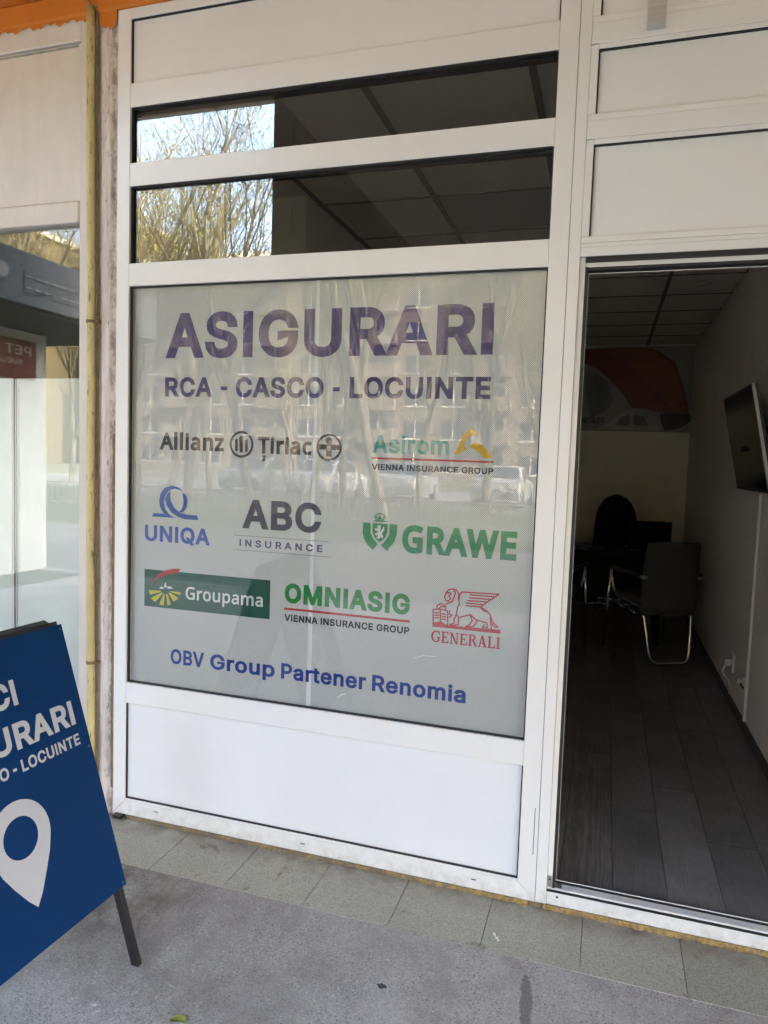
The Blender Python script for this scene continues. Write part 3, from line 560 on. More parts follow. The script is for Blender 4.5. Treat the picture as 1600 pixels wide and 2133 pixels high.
# ================================================================ the setting
GZ = -0.018                      # walking surface
gm = MB().add([(-400, -400, GZ - .012), (400, -400, GZ - .012), (400, 400, GZ - .012), (-400, 400, GZ - .012)], [(0, 1, 2, 3)])
EARTH = plain('bare_earth_grass', (.055, .06, .028), .95, .4, .6, .5, 20)
struct('ground', gm, EARTH)
# pavement: worn asphalt with a ragged border against the tiles
rp = random.Random(3)
xs = [-6.0 + i * .04 for i in range(301)]
edge = []
for x in xs:
    edge.append(-.250 + .010 * math.sin(x * 3.1) + .006 * math.sin(x * 11 + 1) + rp.uniform(-.006, .006) + (.020 if -1.30 < x < -1.05 else 0) - .012 * max(0, x))
pm = MB()
pm.add([(x, e, GZ) for x, e in zip(xs, edge)] + [(x, -4.6, GZ) for x in xs], [(i, i + 301, i + 302, i + 1) for i in range(300)])
pm.add([(x, e, GZ) for x, e in zip(xs, edge)] + [(x, e + .003, GZ - .008) for x, e in zip(xs, edge)], [(i, i + 1, i + 302, i + 301) for i in range(300)])
struct('pavement', pm, ASPHALT)
pf = struct('pavement_bed', MB().box(-6, 6.2, -.32, .12, GZ - .010, GZ - .004), MORTAR)
tmesh = MB().bevbox(-.1488, .1488, -.148, .148, -.006, 0, .0012).mesh('tile', TILES[0])
tms = [tmesh]
for k in (1, 2):
    t2 = tmesh.copy(); t2.materials[0] = TILES[k]; tms.append(t2)
strip = struct('tile_strip', MB().box(-6, 6.2, -.36, .11, GZ - .0115, GZ - .0105), MORTAR)
for k in range(-14, 21):
    o = bpy.data.objects.new('tile', tms[rp.choice((0, 0, 1, 2))])
    C.objects.link(o); o.parent = strip
    o.location = (-1.497 + .3 * k + .15, -.125 + rp.uniform(-.001, .001), GZ + .0015 + rp.uniform(-.0008, .0004))
    o.rotation_euler = (rp.uniform(-.003, .003), rp.uniform(-.003, .003), rp.uniform(-.004, .004))
# kerb, road and verges beyond the arcade
KERB = plain('concrete_kerb', (.36, .35, .33), .9, .2, 4, .4)
struct('kerb', MB().bevbox(-60, 60, -4.75, -4.6, GZ - .2, GZ + .01, .01), KERB)
ROADM = plain('road_asphalt', (.10, .10, .105), .9, .2, 1.5, .4, 80)
struct('road', MB().add([(-120, -34, GZ - .008), (120, -34, GZ - .008), (120, -26.8, GZ - .008), (-120, -26.8, GZ - .008)], [(0, 1, 2, 3)]), ROADM)
PARK = plain('parking_asphalt', (.16, .155, .15), .9, .25, 1.2, .4, 60)
struct('car_park', MB().add([(-60, -26.8, GZ - .004), (60, -26.8, GZ - .004), (60, -21.6, GZ - .004), (-60, -21.6, GZ - .004)], [(0, 1, 2, 3)]), PARK)
PAVE2 = plain('paved_forecourt', (.13, .125, .118), .9, .2, 1.0, .4, 50)
struct('forecourt', MB().add([(-60, -9.6, GZ - .002), (60, -9.6, GZ - .002), (60, -4.75, GZ - .002), (-60, -4.75, GZ - .002)], [(0, 1, 2, 3)]), PAVE2)
LAWN = plain('spring_lawn', (.058, .075, .022), .95, .5, 2, .6, 60)
struct('lawn', MB().add([(-60, -21.6, GZ - .003), (60, -21.6, GZ - .003), (60, -9.6, GZ - .003), (-60, -9.6, GZ - .003)], [(0, 1, 2, 3)]), LAWN)

# ---------------------------------------------------------------- the building the shop sits in
bld = thing('shop_building', 'orange painted apartment building with ground floor shops under an overhang', 'building', (0, 4, 0))
o = obj('lintel', MB().bevbox(-5.4, 24, -.012, .12, 3.150, 3.235, .006), ORANGE, bld)
o = obj('beam', MB().bevbox(-5.4, 24, -.34, .12, 3.236, 3.56, .008), ORANGE, bld)
obj('eave', MB().bevbox(-5.4, 24, -.95, -.3405, 3.30, 3.50, .008), ORANGE, bld)
obj('canopy', MB().bevbox(-1.70, 24, -3.895, -.951, 3.30, 3.48, .008), plain('brown_shade_canopy', (.060, .040, .028), .8, .15, 3), bld)  # unseen low slab, added to keep sky light off the facade's top right
obj('upper_wall', MB().box(-5.4, 24, 0.0, .12, 3.561, 5.0), ORANGE, bld)
obj('soffit', MB().box(-5.4, 24, -4.0, .11, 5.001, 5.2), plain('soffit_paint', (.42, .30, .20), .85, .15, 2, .3), bld)
obj('balcony_front', MB().box(-5.4, 24, -4.06, -4.0, 4.90, 6.1), PLASTER, bld)
obj('upper_storeys', MB().box(-5.4, 24, -.2, 9, 5.201, 29), PLASTER, bld)
obj('side_wall', MB().box(23.8, 24, .13, 9, -.05, 5.2), PLASTER, bld)
obj('side_wall', MB().box(-5.4, -5.2, .13, 9, -.05, 5.2), PLASTER, bld)
obj('rear_wall', MB().box(-5.2, 23.8, 8.8, 9, -.05, 5.2), PLASTER, bld)
obj('floor_slab', MB().box(-5.2, 23.8, .12, 8.8, 2.95, 3.15), PLASTER, bld)
obj('pier', MB().box(.87, 1.35, -.02, .3, -.05, 3.15), PLASTER, bld)
obj('front_wall', MB().box(1.35, 24, 0.02, .2, -.05, 3.15), PLASTER, bld)
# the deep dark sign board that hangs from the overhang in front of this shop
fas = thing('hanging_fascia', 'long dark signboard hanging under the overhang edge, seen only as reflection', 'signboard', (1, -3.95, 3.28))
DARKBOARD = plain('dark_back_board', (.035, .028, .022), .7, .1)
obj('board', MB().bevbox(-3.20, 23.6, -3.98, -3.90, 3.28, 4.98, .004), DARKBOARD, fas)
for x in (-3.0, -1, 1, 3, 5.2, 8, 11, 14, 17, 20, 23):
    obj('hanger', MB().box(x - .02, x + .02, -3.899, -3.86, 3.6, 5.0), BLACKMT, fas)
vb = thing('shade_box', 'unseen added awning box under the overhang edge in front of the doorway', 'blocker', (2.5, -3.8, 2.5))  # unseen box with a hanging flap, added to darken the upper right facade
obj('casing', MB().bevbox(-.42, 16.0, -3.93, -3.66, 2.50, 3.26, .02), DARKBOARD, vb)
obj('shade_flap', MB().box(-.40, 15.98, -3.94, -3.931, 2.22, 2.65), plain('shade_flap_cloth', (.10, .045, .03), .8, .1), vb)
for x in (-.2, 3.0, 6.0, 8.8):
    obj('hanger', MB().box(x - .03, x + .03, -3.82, -3.76, 3.2605, 3.2995), BLACKMT, vb)
col = thing('arcade_column', 'plastered square column at the outer edge of the arcade', 'column', (4.2, -3.8, GZ))
obj('shaft', MB().bevbox(4.0, 4.4, -3.99, -3.6, GZ, 4.999, .01), PLASTER, col)
obj('base', MB().bevbox(3.96, 4.44, -4.03, -3.56, GZ, .25, .01), KERB, col)

# ---------------------------------------------------------------- pilaster, gas pipe
pil = thing('pilaster', 'narrow dirty pinkish white pilaster strip beside the yellow pipe', 'pilaster', (-1.93, .03, GZ))
pb = MB(); rp2 = random.Random(5)
n = 64; zs = [GZ + (3.16 - GZ) * i / n for i in range(n + 1)]
cols_x = [-1.995, -1.955, -1.925, -1.895, -1.881, -1.862]
ys = [.020, .004, .000, .001, .010, .014]
for z in zs:
    for x, y in zip(cols_x, ys): pb.v.append((x + rp2.uniform(-.0008, .0008), y + rp2.uniform(-.0012, .0012) - .0, z))
for i in range(n):
    for k in range(5):
        a = i * 6 + k; pb.f.append((a, a + 1, a + 7, a + 6)); pb.m.append(0)
pb.box(-1.995, -1.866, .03, .14, GZ, 3.15)
obj('face', pb, OLDWHITE, pil)
# thin foam line that has squeezed out along the window frame
fl = MB(); seg = 90
for i in range(seg + 1):
    z = .10 + 1.45 * i / seg
    wd = .004 + .004 * abs(math.sin(i * .7)) * rp2.random() + .002
    for x, y in ((-1.8735 - wd, .012), (-1.8735 - wd * .6, .003 - wd * .3), (-1.867, .002), (-1.864, .010)):
        fl.v.append((x + rp2.uniform(-.001, .001), y + rp2.uniform(-.0012, .0012), z))
for i in range(seg):
    for k in range(3):
        a = i * 4 + k; fl.f.append((a, a + 1, a + 5, a + 4)); fl.m.append(0)
obj('foam_line', fl, FOAM, pil)

ov = MB(); ro = random.Random(12); no = 180
for i in range(no + 1):
    x = -2.60 + (2.60 - 1.868) * i / no
    dz = .014 + .006 * math.sin(i * .23) + .005 * math.sin(i * .61 + 1) + .004 * ro.random()
    if x > -1.985: dz += .030 + .028 * abs(math.sin((x + 1.95) * 38)) * ro.random()
    yy = -.0055 if x < -1.985 else -.0035
    ov.v += [(x, yy, 3.1505), (x, yy, 3.1505 - dz)]
    if i: ov.f.append((2 * i - 2, 2 * i - 1, 2 * i + 1, 2 * i)); ov.m.append(0)
obj('overpaint', ov, ORANGE, pil)
pip = thing('gas_pipe', 'old yellow painted pipe running up between the two shopfronts', 'pipe', (-1.965, -.012, GZ))
pts = [(-1.9605 - .0155 * (z / 3.1) + .0012 * math.sin(z * 4), -.016, z) for z in [GZ + .02 + 3.165 * i / 40 for i in range(41)]]
obj('tube', MB().tube(pts, .0165, 14), PIPE, pip, True)
for z in (1.985, .62):
    xx = -1.9605 - .0155 * z / 3.1
    m_ = MB(); m_.tube([(xx, -.016, z - .006), (xx, -.016, z + .006)], .0185, 14); m_.box(xx, xx + .034, -.020, .004, z - .005, z + .005)
    obj('clip', m_, plain('rusty_clip', (.20, .13, .06), .7, .4, 40), pip)
cab = thing('wire_pair', 'two thin old wires running beside the yellow pipe', 'cable', (-1.945, -.005, GZ))
WIRE = plain('dirty_wire', (.22, .17, .10), .7, .4, 30)
for k, dx in enumerate((.0205, .0265)):
    obj('wire', MB().tube([(p[0] + dx + .0015 * math.sin(p[2] * 7 + k), -.010 + k * .002, max(p[2], .02)) for p in pts] + [(-1.955, -.03, 3.16), (-1.99, -.04, 3.20)][:1 + k], .0028, 6), WIRE, cab, True)

# ---------------------------------------------------------------- frame bars
def bar_h(mb, x0, x1, z0, z1, y0, y1, mitre0=0, mitre1=0, g=.0004, b=.0018):
    """a horizontal profile; mitre +1 cuts the end at 45 degrees towards the top edge, -1 towards the bottom"""
    h = z1 - z0
    a0, a1 = x0 + g, x0 + g; b0, b1 = x1 - g, x1 - g
    if mitre0 == 1: a1 += h
    if mitre0 == -1: a0 += h
    if mitre1 == 1: b1 -= h
    if mitre1 == -1: b0 -= h
    pts = [(a0, z0), (b0, z0), (b1, z1), (a1, z1)]
    return bevel_prism(mb, pts, y0, y1, b)
def bar_v(mb, x0, x1, z0, z1, y0, y1, mb0=0, mb1=0, g=.0004, b=.0018):
    """a vertical profile; mb0 / mb1 = +1 mitres the bottom / top end towards +X, -1 towards -X"""
    w_ = x1 - x0
    l0 = r0 = z0 + g; l1 = r1 = z1 - g
    if mb0 == 1: r0 += w_
    if mb0 == -1: l0 += w_
    if mb1 == 1: r1 -= w_
    if mb1 == -1: l1 -= w_
    return bevel_prism(mb, [(x0, l0), (x1, r0), (x1, r1), (x0, l1)], y0, y1, b)
def bevel_prism(mb, pts, y0, y1, b):
    m = MB().prism_xz(pts, y0, y1)
    bm = bmesh.new()
    vs_ = [bm.verts.new(p) for p in m.v]
    for f in m.f: bm.faces.new([vs_[i] for i in f])
    bm.normal_update()
    ed = [e for e in bm.edges if all(abs(v.co.y - y0) < 1e-6 for v in e.verts)]
    bmesh.ops.bevel(bm, geom=ed, offset=b, segments=2, affect='EDGES', profile=.5)
    mb.addbm(bm); bm.free()
    return mb
def gasket(x0, x1, z0, z1, y0, y1, w_, sides='LRTB'):
    m = MB()
    if 'L' in sides: m.box(x0, x0 + w_, y0, y1, z0, z1)
    if 'R' in sides: m.box(x1 - w_, x1, y0, y1, z0, z1)
    if 'T' in sides: m.box(x0 + w_, x1 - w_, y0, y1, z1 - w_, z1)
    if 'B' in sides: m.box(x0 + w_, x1 - w_, y0, y1, z0, z0 + w_)
    return m

# ---------------------------------------------------------------- shop window
WX0, WX1, IX0, IX1 = -1.8655, -.1560, -1.8080, -.2165
win = thing('shop_window', 'tall white plastic window unit with transom panes, sign pane and bottom panel', 'window', ((WX0 + WX1) / 2, .03, 0))
ZR = [(.0668, .4665), (.5514, 2.1196), (2.206, 2.4956), (2.582, 2.788), (2.876, 3.111)]   # the five openings
obj('stile', bar_v(MB(), WX0, IX0, 0, 3.149, 0, .07, 1, 0), PVC, win)
obj('stile', bar_v(MB(), IX1, WX1, 0, 3.149, 0, .07, -1, 0), PVC, win)
obj('bottom_rail', bar_h(MB(), WX0, WX1, 0, ZR[0][0] - .009, 0, .07, 1, 1).add([], []), PVC, win)
obj('top_rail', bar_h(MB(), IX0, IX1, 3.111, 3.149, .0005, .07), PVC, win)
bead = bar_h(MB(), IX0, IX1, ZR[0][0] - .009, ZR[0][0], .001, .06)
obj('bead', bead, PVC, win)
for a, b in zip(ZR[:-1], ZR[1:]):
    obj('rail', bar_h(MB(), IX0, IX1, a[1], b[0], .0006, .07), PVC, win)
for i, (z0, z1) in enumerate(ZR):
    if i in (0, 4):
        obj('panel', MB().box(IX0 - .005, IX1 + .005, .014, .038, z0 - .005, z1 + .005), PANEL, win)
        obj('gasket', gasket(IX0, IX1, z0, z1, .006, .0139, .0042, 'LRB' if i == 0 else 'LRT'), RUBBER, win)
    elif i == 1:
        obj('pane', MB().box(IX0 - .004, IX1 + .004, .022, .027, z0 - .004, z1 + .004), GLASS_SIGN, win)
        obj('gasket', gasket(IX0, IX1, z0, z1, .010, .0219, .0046), RUBBER, win)
    else:
        obj('pane', MB().box(IX0 - .004, IX1 + .004, .022, .026, z0 - .004, z1 + .004), GLASS, win)
        gk = gasket(IX0, IX1, z0, z1, .010, .0219, .0050, 'LR')
        gk.box(IX0 + .005, IX1 - .005, .004, .0219, z1 - .0045, z1)
        gk.box(IX0 + .005, IX1 - .005, .016, .0219, z0, z0 + .002)
        obj('gasket', gk, RUBBER, win)
        obj('inner_bead', gasket(IX0 - .01, IX1 + .01, z0 - .01, z1 + .01, .0275, .062, .016), RUBBER, win)
for x, z in ((-1.657, .0375), (-1.015, .0335), (-.367, .0345)):
    m = MB().bevbox(x - .011, x + .011, -.0012, .004, z - .0042, z + .0042, .001)
    o = obj('drain_cap', m, plain('drain_cap_grey', (.55, .55, .55), .5, .05) if False else PVC, win)
    obj('slot', MB().box(x - .0085, x + .0085, -.0016, 0, z - .0022, z + .0016), DARKSLOT, o)
obj('slit', MB().box(-.1705, -.1678, -.0008, .002, .165, .328), plain('grey_slit', (.22, .22, .23), .6, .2), win)
obj('slit', MB().box(-.1700, -.1690, -.0011, 0, .20, .31), DARKSLOT, win)

# ---------------------------------------------------------------- sign film behind the big pane
sg = thing('window_sign', 'grey perforated window film printed with ASIGURARI and eight insurer logos', 'sign', (-1.01, .033, .55))
F0, F1 = .0325, .0333
obj('film_sheet', MB().box(IX0 - .004, -1.0315, F0, F1, ZR[1][0] - .003, ZR[1][1] + .003), FILM, sg)
obj('film_sheet', MB().box(-1.0185, IX1 + .004, F0, F1, ZR[1][0] - .003, ZR[1][1] + .003), FILM, sg)
obj('film_overlap', MB().add([(-1.0335, F0 - .0004, 2.123), (-1.0235, F0 - .0004, ZR[1][0] - .003), (-1.0125, F0 - .0004, ZR[1][0] - .003), (-1.0200, F0 - .0004, 2.123)], [(0, 1, 2, 3)]), SEAM, sg)
obj('backing_film', MB().box(-1.035, -1.010, F1 + .0001, F1 + .0006, ZR[1][0] - .003, ZR[1][1] + .003), SEAM, sg)
YT = .0314
def put(name, shapes, m, parent=None, y=YT):
    mb = MB()
    for s in shapes: to_facade(mb, s, y)
    par = parent or sg
    o = bpy.data.objects.new(name, mb.mesh(name, m)); C.objects.link(o); o.parent = par
    if par is sg: o.location = -Vector(sg.location)
    return o
put('headline', [text2d('ASIGURARI', -1.661, -.388, 1.847, .170, 'I', .031)], INK_VIOLET)
put('subtitle', [text2d('RCA', -1.661, -1.452, 1.699, .074, 'I', .030), text2d('CASCO', -1.352, -.995, 1.698, .075, 'I', .030), text2d('LOCUINTE', -.895, -.389, 1.698, .075, 'I', .030),
      polyf([(-1.416, 1.724), (-1.416, 1.739), (-1.388, 1.739), (-1.388, 1.724)]), polyf([(-.959, 1.722), (-.959, 1.737), (-.932, 1.737), (-.932, 1.722)])], INK_NAVY)
def logo(): 
    o = bpy.data.objects.new('insurer_logo', None); C.objects.link(o); o.parent = sg; o.location = -Vector(sg.location); o.empty_display_size = .05
    return o
# 1
l = logo()
put('lettering', [text2d('Allianz', -1.683, -1.398, 1.493, .066, 'N', .034)], INK_BLACK, l)
put('lettering', [text2d('Tiriac', -1.254, -1.035, 1.490, .063, 'N', .034), polyf([(-1.234, 1.483), (-1.220, 1.483), (-1.224, 1.462), (-1.236, 1.460)])], INK_BLACK, l)
put('emblem', [ringf(-1.323, 1.522, .0505, .0415)] + [polyf(p) for p in EMB['bars']], INK_BLACK, l)
put('emblem', [ringf(-.9675, 1.520, .0495, .0412)] + [strokef([[(-1.0005, 1.5215), (-.9345, 1.5215)]], .019), polyf([(-.978, 1.5115), (-.957, 1.5115), (-.957, 1.487), (-.978, 1.487)]), polyf(ell(-.969, 1.5445, .012, .012, 18))], INK_BLACK, l)
put('emblem', [polyf(ell(-.9675, 1.5165, .0095, .0095, 18))], INK_GREY, l, YT - .0002)
# 2
l = logo()
put('lettering', [text2d('Asirom', -.802, -.524, 1.506, .063, 'I', .024)], INK_TEAL, l)
put('emblem', [polyf(p) for p in EMB['swoosh']], INK_OCHRE, l)
put('underline', [polyf([(-.803, 1.4835), (-.803, 1.4905), (-.369, 1.4905), (-.369, 1.4835)])], INK_RED, l)
put('lettering', [text2d('VIENNA INSURANCE GROUP', -.802, -.367, 1.4455, .0215, 'I', .030)], INK_BLACK, l)
# 3
l = logo()
put('lettering', [text2d('UNIQA', -1.746, -1.451, 1.128, .064, 'I', .029)], INK_BLUE, l)
put('emblem', [polyf(EMB['knot'][0])], INK_BLUE, l); put('emblem', [polyf(EMB['knot'][1])], INK_BLUE, l, YT - .0002)
put('emblem', [polyf(EMB['knot'][2])], INK_BLUE, l, YT - .0004); put('emblem', [polyf(EMB['knot'][3])], INK_BLUE, l, YT - .0006)
# 4
l = logo()
put('lettering', [text2d('ABC', -1.313, -.989, 1.205, .110, 'I', .030)], INK_PLUM, l)
put('underline', [polyf([(-1.350, 1.1745), (-1.350, 1.1775), (-.955, 1.1775), (-.955, 1.1745)]), polyf([(-1.350, 1.1188), (-1.350, 1.1218), (-.951, 1.1218), (-.951, 1.1188)])], INK_GREY, l)
put('lettering', [text2d('INSURANCE', -1.323, -.982, 1.1355, .0265, 'I', .026, .20)], INK_PLUM, l)
# 5
l = logo()
put('lettering', [text2d('GRAWE', -.679, -.277, 1.157, .099, 'N', .040)], INK_GREEN, l)
put('emblem', [polyf(p) for p in EMB['shield'][:3]], INK_GREEN, l)
put('emblem', [strokef([[(-.786, 1.277), (-.7775, 1.287), (-.765, 1.2915), (-.751, 1.2885), (-.7415, 1.278)], [(-.784, 1.277), (-.776, 1.265)], [(-.7645, 1.289), (-.7645, 1.266)], [(-.744, 1.278), (-.752, 1.266)], [(-.787, 1.263), (-.739, 1.2635)], [(-.778, 1.280), (-.771, 1.266), (-.7645, 1.281), (-.757, 1.266), (-.750, 1.280)]], .0035)], INK_GREEN, l)
put('emblem', [polyf(EMB['beast'][0])], INK_WHITE, l, YT - .0003)
# 6
l = logo()
put('plate', [polyf([(-1.746, .864), (-1.746, 1.014), (-1.1895, 1.014), (-1.1895, .865)])], INK_FOREST, l)
put('lettering', [text2d('Groupama', -1.556, -1.219, .909, .050, 'N', .018)], INK_WHITE, l, YT - .0003)
put('emblem', [polyf(p) for p in EMB['rays']], INK_YELLOW, l, YT - .0003)
put('emblem', [polyf(p) for p in EMB['house']], INK_WHITE, l, YT - .0003)
put('emblem', [polyf(EMB['flame'][0])], INK_RED, l, YT - .0003)
# 7
l = logo()
put('lettering', [text2d('OMNIASIG', -1.129, -.641, .935, .074, 'I', .038, .002)], INK_LEAF, l)
put('underline', [polyf([(-1.130, .908), (-1.130, .9165), (-.639, .9165), (-.639, .908)])], INK_RED, l)
put('lettering', [text2d('VIENNA INSURANCE GROUP', -1.128, -.640, .866, .0255, 'I', .030)], INK_BLACK, l)
# 8
l = logo()
put('lettering', [text2d('GENERALI', -.560, -.318, .849, .0405, 'S', .013, .02)], INK_LION, l)
put('emblem', [strokef(EMB['lion'], .0046)], INK_LION, l)
put('emblem', [polyf(EMB['base'][0])], INK_LION, l, YT - .0003)
put('tagline', [text2d('OBV', -1.620, -1.468, .643, .060, 'I', .026), text2d('Group', -1.441, -1.163, .643, .060, 'I', .026), text2d('Partener', -1.136, -.796, .643, .060, 'I', .026), text2d('Renomia', -.773, -.428, .643, .060, 'I', .026)], INK_ROYAL)
# two pale scuffs on the film
put('scuff', [strokef([[(-.905, .600), (-.890, .613), (-.874, .618)]], .0035)], SEAM, None)
put('scuff', [strokef([[(-.62, .783), (-.585, .795), (-.54, .797)]], .0022)], SEAM, None)

# ---------------------------------------------------------------- door unit (doorway, transom panels above)
DX0, DX1 = -.1546, .860
dr = thing('shop_doorway', 'open white doorway with two blank transom panels above and a metal threshold', 'doorway', (.35, .03, 0))
obj('jamb', bar_v(MB(), DX0, -.119, .0005, 3.149, 0, .07), PVC, dr)
obj('jamb', bar_v(MB(), .826, DX1, .0005, 3.149, 0, .07), PVC, dr)
obj('seam_cover', MB().box(WX1 + .0006, DX0 - .0003, .003, .06, 0, 3.149), RUBBER, dr)
JX0, JX1 = -.119, .826
obj('head', bar_h(MB(), JX0, JX1, 2.1455, 2.174, .0006, .07), PVC, dr)
obj('stop', MB().bevbox(JX0 + .0003, -.1015, .014, .07, .06, 2.1445, .0015), PVC, dr)
obj('stop', MB().bevbox(.8085, JX1 - .0003, .014, .07, .06, 2.1445, .0015), PVC, dr)
obj('stop', MB().bevbox(-.1012, .8082, .022, .07, 2.117, 2.1448, .0015), PVC, dr)
obj('gasket', MB().box(-.1012, .8082, .004, .0215, 2.130, 2.1448), RUBBER, dr)
obj('gasket', MB().box(-.1012, -.0925, .016, .0655, .0525, 2.1165).box(.8020, .8082, .020, .0655, .0525, 2.1165).box(-.0948, .8018, .024, .068, 2.1075, 2.1167), RUBBER, dr)
obj('seal_lip', MB().box(-.0924, -.0910, .060, .069, .056, 2.107).box(-.0935, .8010, .062, .069, 2.1055, 2.1073), PVC, dr)
thr = obj('threshold', MB().bevbox(JX0 + .0004, JX1 - .0004, .0006, .0060, .0006, .0450, .0025).bevbox(JX0 + .0004, JX1 - .0004, .0205, .0560, .0006, .0500, .0015).box(JX0 + .0004, JX1 - .0004, .0061, .0204, .0006, .030), PVC, dr)
obj('groove', MB().box(JX0 + .0004, JX1 - .0004, .0062, .0203, .030, .0446), RUBBER, thr)
obj('seal', MB().box(-.1012, .8082, .0562, .0660, .02, .0520), RUBBER, thr)
obj('lip', MB().bevbox(-.0945, .8015, .0662, .0710, .02, .0540, .0010), PVC, thr)
obj('screw', MB().disc((-.083, -.0003, .033), .004, (0, 1, 0), .004, 10), DARKSLOT, thr)
lk = obj('corner_bracket', MB().bevbox(-.1185, -.1018, .0125, .0138, .058, .095, .001).bevbox(-.1010, -.070, .0215, .0545, .0502, .0530, .001), ALU, dr)
obj('screw', MB().disc((-.110, .0108, .084), .0032, (0, 1, 0), .002, 8).disc((-.082, .030, .0600), .0032, (0, 0, 1), .0015, 8), DARKSLOT, lk)
# transom panels: each is framed by glazing beads
TZ = [(2.207, 2.488), (2.580, 2.775), (2.873, 3.105)]
obj('rail', bar_h(MB(), JX0, JX1, 2.1745, 2.187, .0010, .07), PVC, dr)
for i, (z0, z1) in enumerate(TZ):
    obj('panel', MB().box(-.100, .808, .014, .036, z0 - .006, z1 + .006), PANEL, dr)
    obj('gasket', gasket(-.0955, .8035, z0, z1, .006, .0139, .0048, 'LRT'), RUBBER, dr)
    obj('bead', bar_v(MB(), JX0, -.0955, z0 + .0004, z1 + .014, .0022, .05), PVC, dr)
    obj('bead', bar_v(MB(), .8035, JX1, z0 + .0004, z1 + .014, .0022, .05), PVC, dr)
    obj('bead', bar_h(MB(), JX0, JX1, z0 - .019, z0, .0016, .05), PVC, dr)
    obj('bead', bar_h(MB(), -.0955, .8035, z1, z1 + .016, .0028, .05), PVC, dr)
    zt = TZ[i + 1][0] - .0195 if i < 2 else 3.149
    obj('rail', bar_h(MB(), JX0, JX1, z1 + .0165, zt, .0006, .07), PVC, dr)

# clear acrylic holder on the upper transom
ac = thing('acrylic_bracket', 'small clear acrylic bracket fixed high above the doorway', 'bracket', (.066, -.02, 2.80))
m = MB().bevbox(.041, .093, -.034, -.031, 2.806, 2.93, .001)
obj('plate', m, ACRYL, ac)
obj('lip', MB().bevbox(.041, .093, -.0309, -.001, 2.806, 2.809, .0008), ACRYL, ac)
rim = MB()
for a, b in (((.041, 2.806), (.041, 2.93)), ((.093, 2.806), (.093, 2.93)), ((.041, 2.806), (.093, 2.806)), ((.041, 2.858), (.093, 2.858))):
    rim.tube([(a[0], -.0346, a[1]), (b[0], -.0346, b[1])], .0011, 6)
obj('edge', rim, plain('polished_acrylic_edge', (.62, .63, .62), .25, .03), ac)

# ---------------------------------------------------------------- expanding foam under the frames
def foam_bead(x0, x1, seed):
    r = random.Random(seed); m = MB(); n = max(6, int((x1 - x0) / .006)); q = 6
    for i in range(n + 1):
        x = x0 + (x1 - x0) * i / n
        bulge = (.001 if x < -.9 else .003) + .005 * (.5 + .5 * math.sin(x * 23 + seed)) * (.4 + .6 * r.random()) + .003 * r.random()
        lo = GZ + .0005; hi = -.0005 - .004 * r.random() * (x < -.2)
        for k in range(q):
            a = k / (q - 1)
            z = hi + (lo - hi) * a
            y = .004 - bulge * math.sin(PI * (.12 + .76 * a)) - (.010 * a * r.random() if a > .7 else 0)
            m.v.append((x + r.uniform(-.0015, .0015), y + r.uniform(-.0018, .0018), z + r.uniform(-.0012, .0012)))
    for i in range(n):
        for k in range(q - 1):
            a = i * q + k; m.f.append((a, a + 1, a + q + 1, a + q)); m.m.append(0)
    return m
fo = thing('foam_seal', 'rough yellow expanding foam squeezed out under the white frames', 'sealant', (-.6, 0, GZ))
obj('foam_bead', foam_bead(-1.795, -.178, 1), FOAM, fo, True)
obj('foam_bead', foam_bead(-.128, .90, 4), FOAM, fo, True)
obj('backing', MB().box(-1.86, .86, .012, .06, GZ - .003, -.0005), FOAM, fo)
sh = thing('shim', 'black plastic shim sticking out under the left end of the window frame', 'shim', (-1.83, 0, GZ))
obj('wedge', MB().bevbox(-1.853, -1.812, -.020, .03, GZ + .004, -.001, .002), BLACKPL, sh)
wk = thing('packing_block', 'short wooden packing block under the joint between window and doorway', 'block', (-.153, 0, GZ))
obj('block', MB().bevbox(-.176, -.130, .001, .05, GZ + .001, -.0008, .002), plain('stained_wood', (.24, .17, .09), .8, .4, 40, .4), wk)

# ---------------------------------------------------------------- the room behind
FZ = .030
fl = struct('floor', MB().box(-1.93, .93, .072, 5.9, FZ - .06, FZ - .008), mat('underlay', (.02, .02, .02), .9))
plank_len = 1.28
pmesh = [MB().bevbox(-.0892, .0892, -plank_len / 2 + .0008, plank_len / 2 - .0008, -.008, 0, .0012).mesh('plank', m) for m in PLANKS]
half = [MB().bevbox(-.0892, .0892, -.30, .30, -.008, 0, .0012).mesh('plank', m) for m in PLANKS]
rk = random.Random(11)
x = -.084 - .18 * 10 + .09
c = 0
while x < .83:
    st = [.55, .12, .34, .02, .46, .25, .60][c % 7]
    y = .072 - st * plank_len + plank_len / 2
    while y - plank_len / 2 < 5.8:
        y0 = max(y - plank_len / 2, .073); y1 = min(y + plank_len / 2, 5.8)
        if y1 - y0 > .02:
            k = rk.choice((0, 0, 1, 1, 2))
            full = abs(y1 - y0 - plank_len) < 1e-6
            if x + .09 > .816 or not full:
                xw = min(.0892, .8155 - x)
                me = MB().bevbox(-.0892, xw, -(y1 - y0) / 2 + .0008, (y1 - y0) / 2 - .0008, -.008, 0, .0012).mesh('plank', PLANKS[k])
            else: me = pmesh[k]
            o = bpy.data.objects.new('plank', me); C.objects.link(o); o.parent = fl
            o.location = (x, (y0 + y1) / 2, FZ + rk.uniform(-.0004, .0003))
        y += plank_len
    x += .18; c += 1
struct('wall_right', MB().box(.815, .93, .075, 5.8, FZ - .03, 2.95), ROOMWALL)
struct('wall_back', MB().box(-1.93, .93, 5.8, 5.9, FZ - .03, 2.95), plain('back_wall_paint', (.82, .77, .63), .7, .06, 4))
struct('wall_left', MB().box(-2.02, -1.90, .15, 5.9, FZ - .03, 2.95).box(-1.90, -1.53, 1.03, 5.8, FZ - .02, 2.949), ROOMWALL)
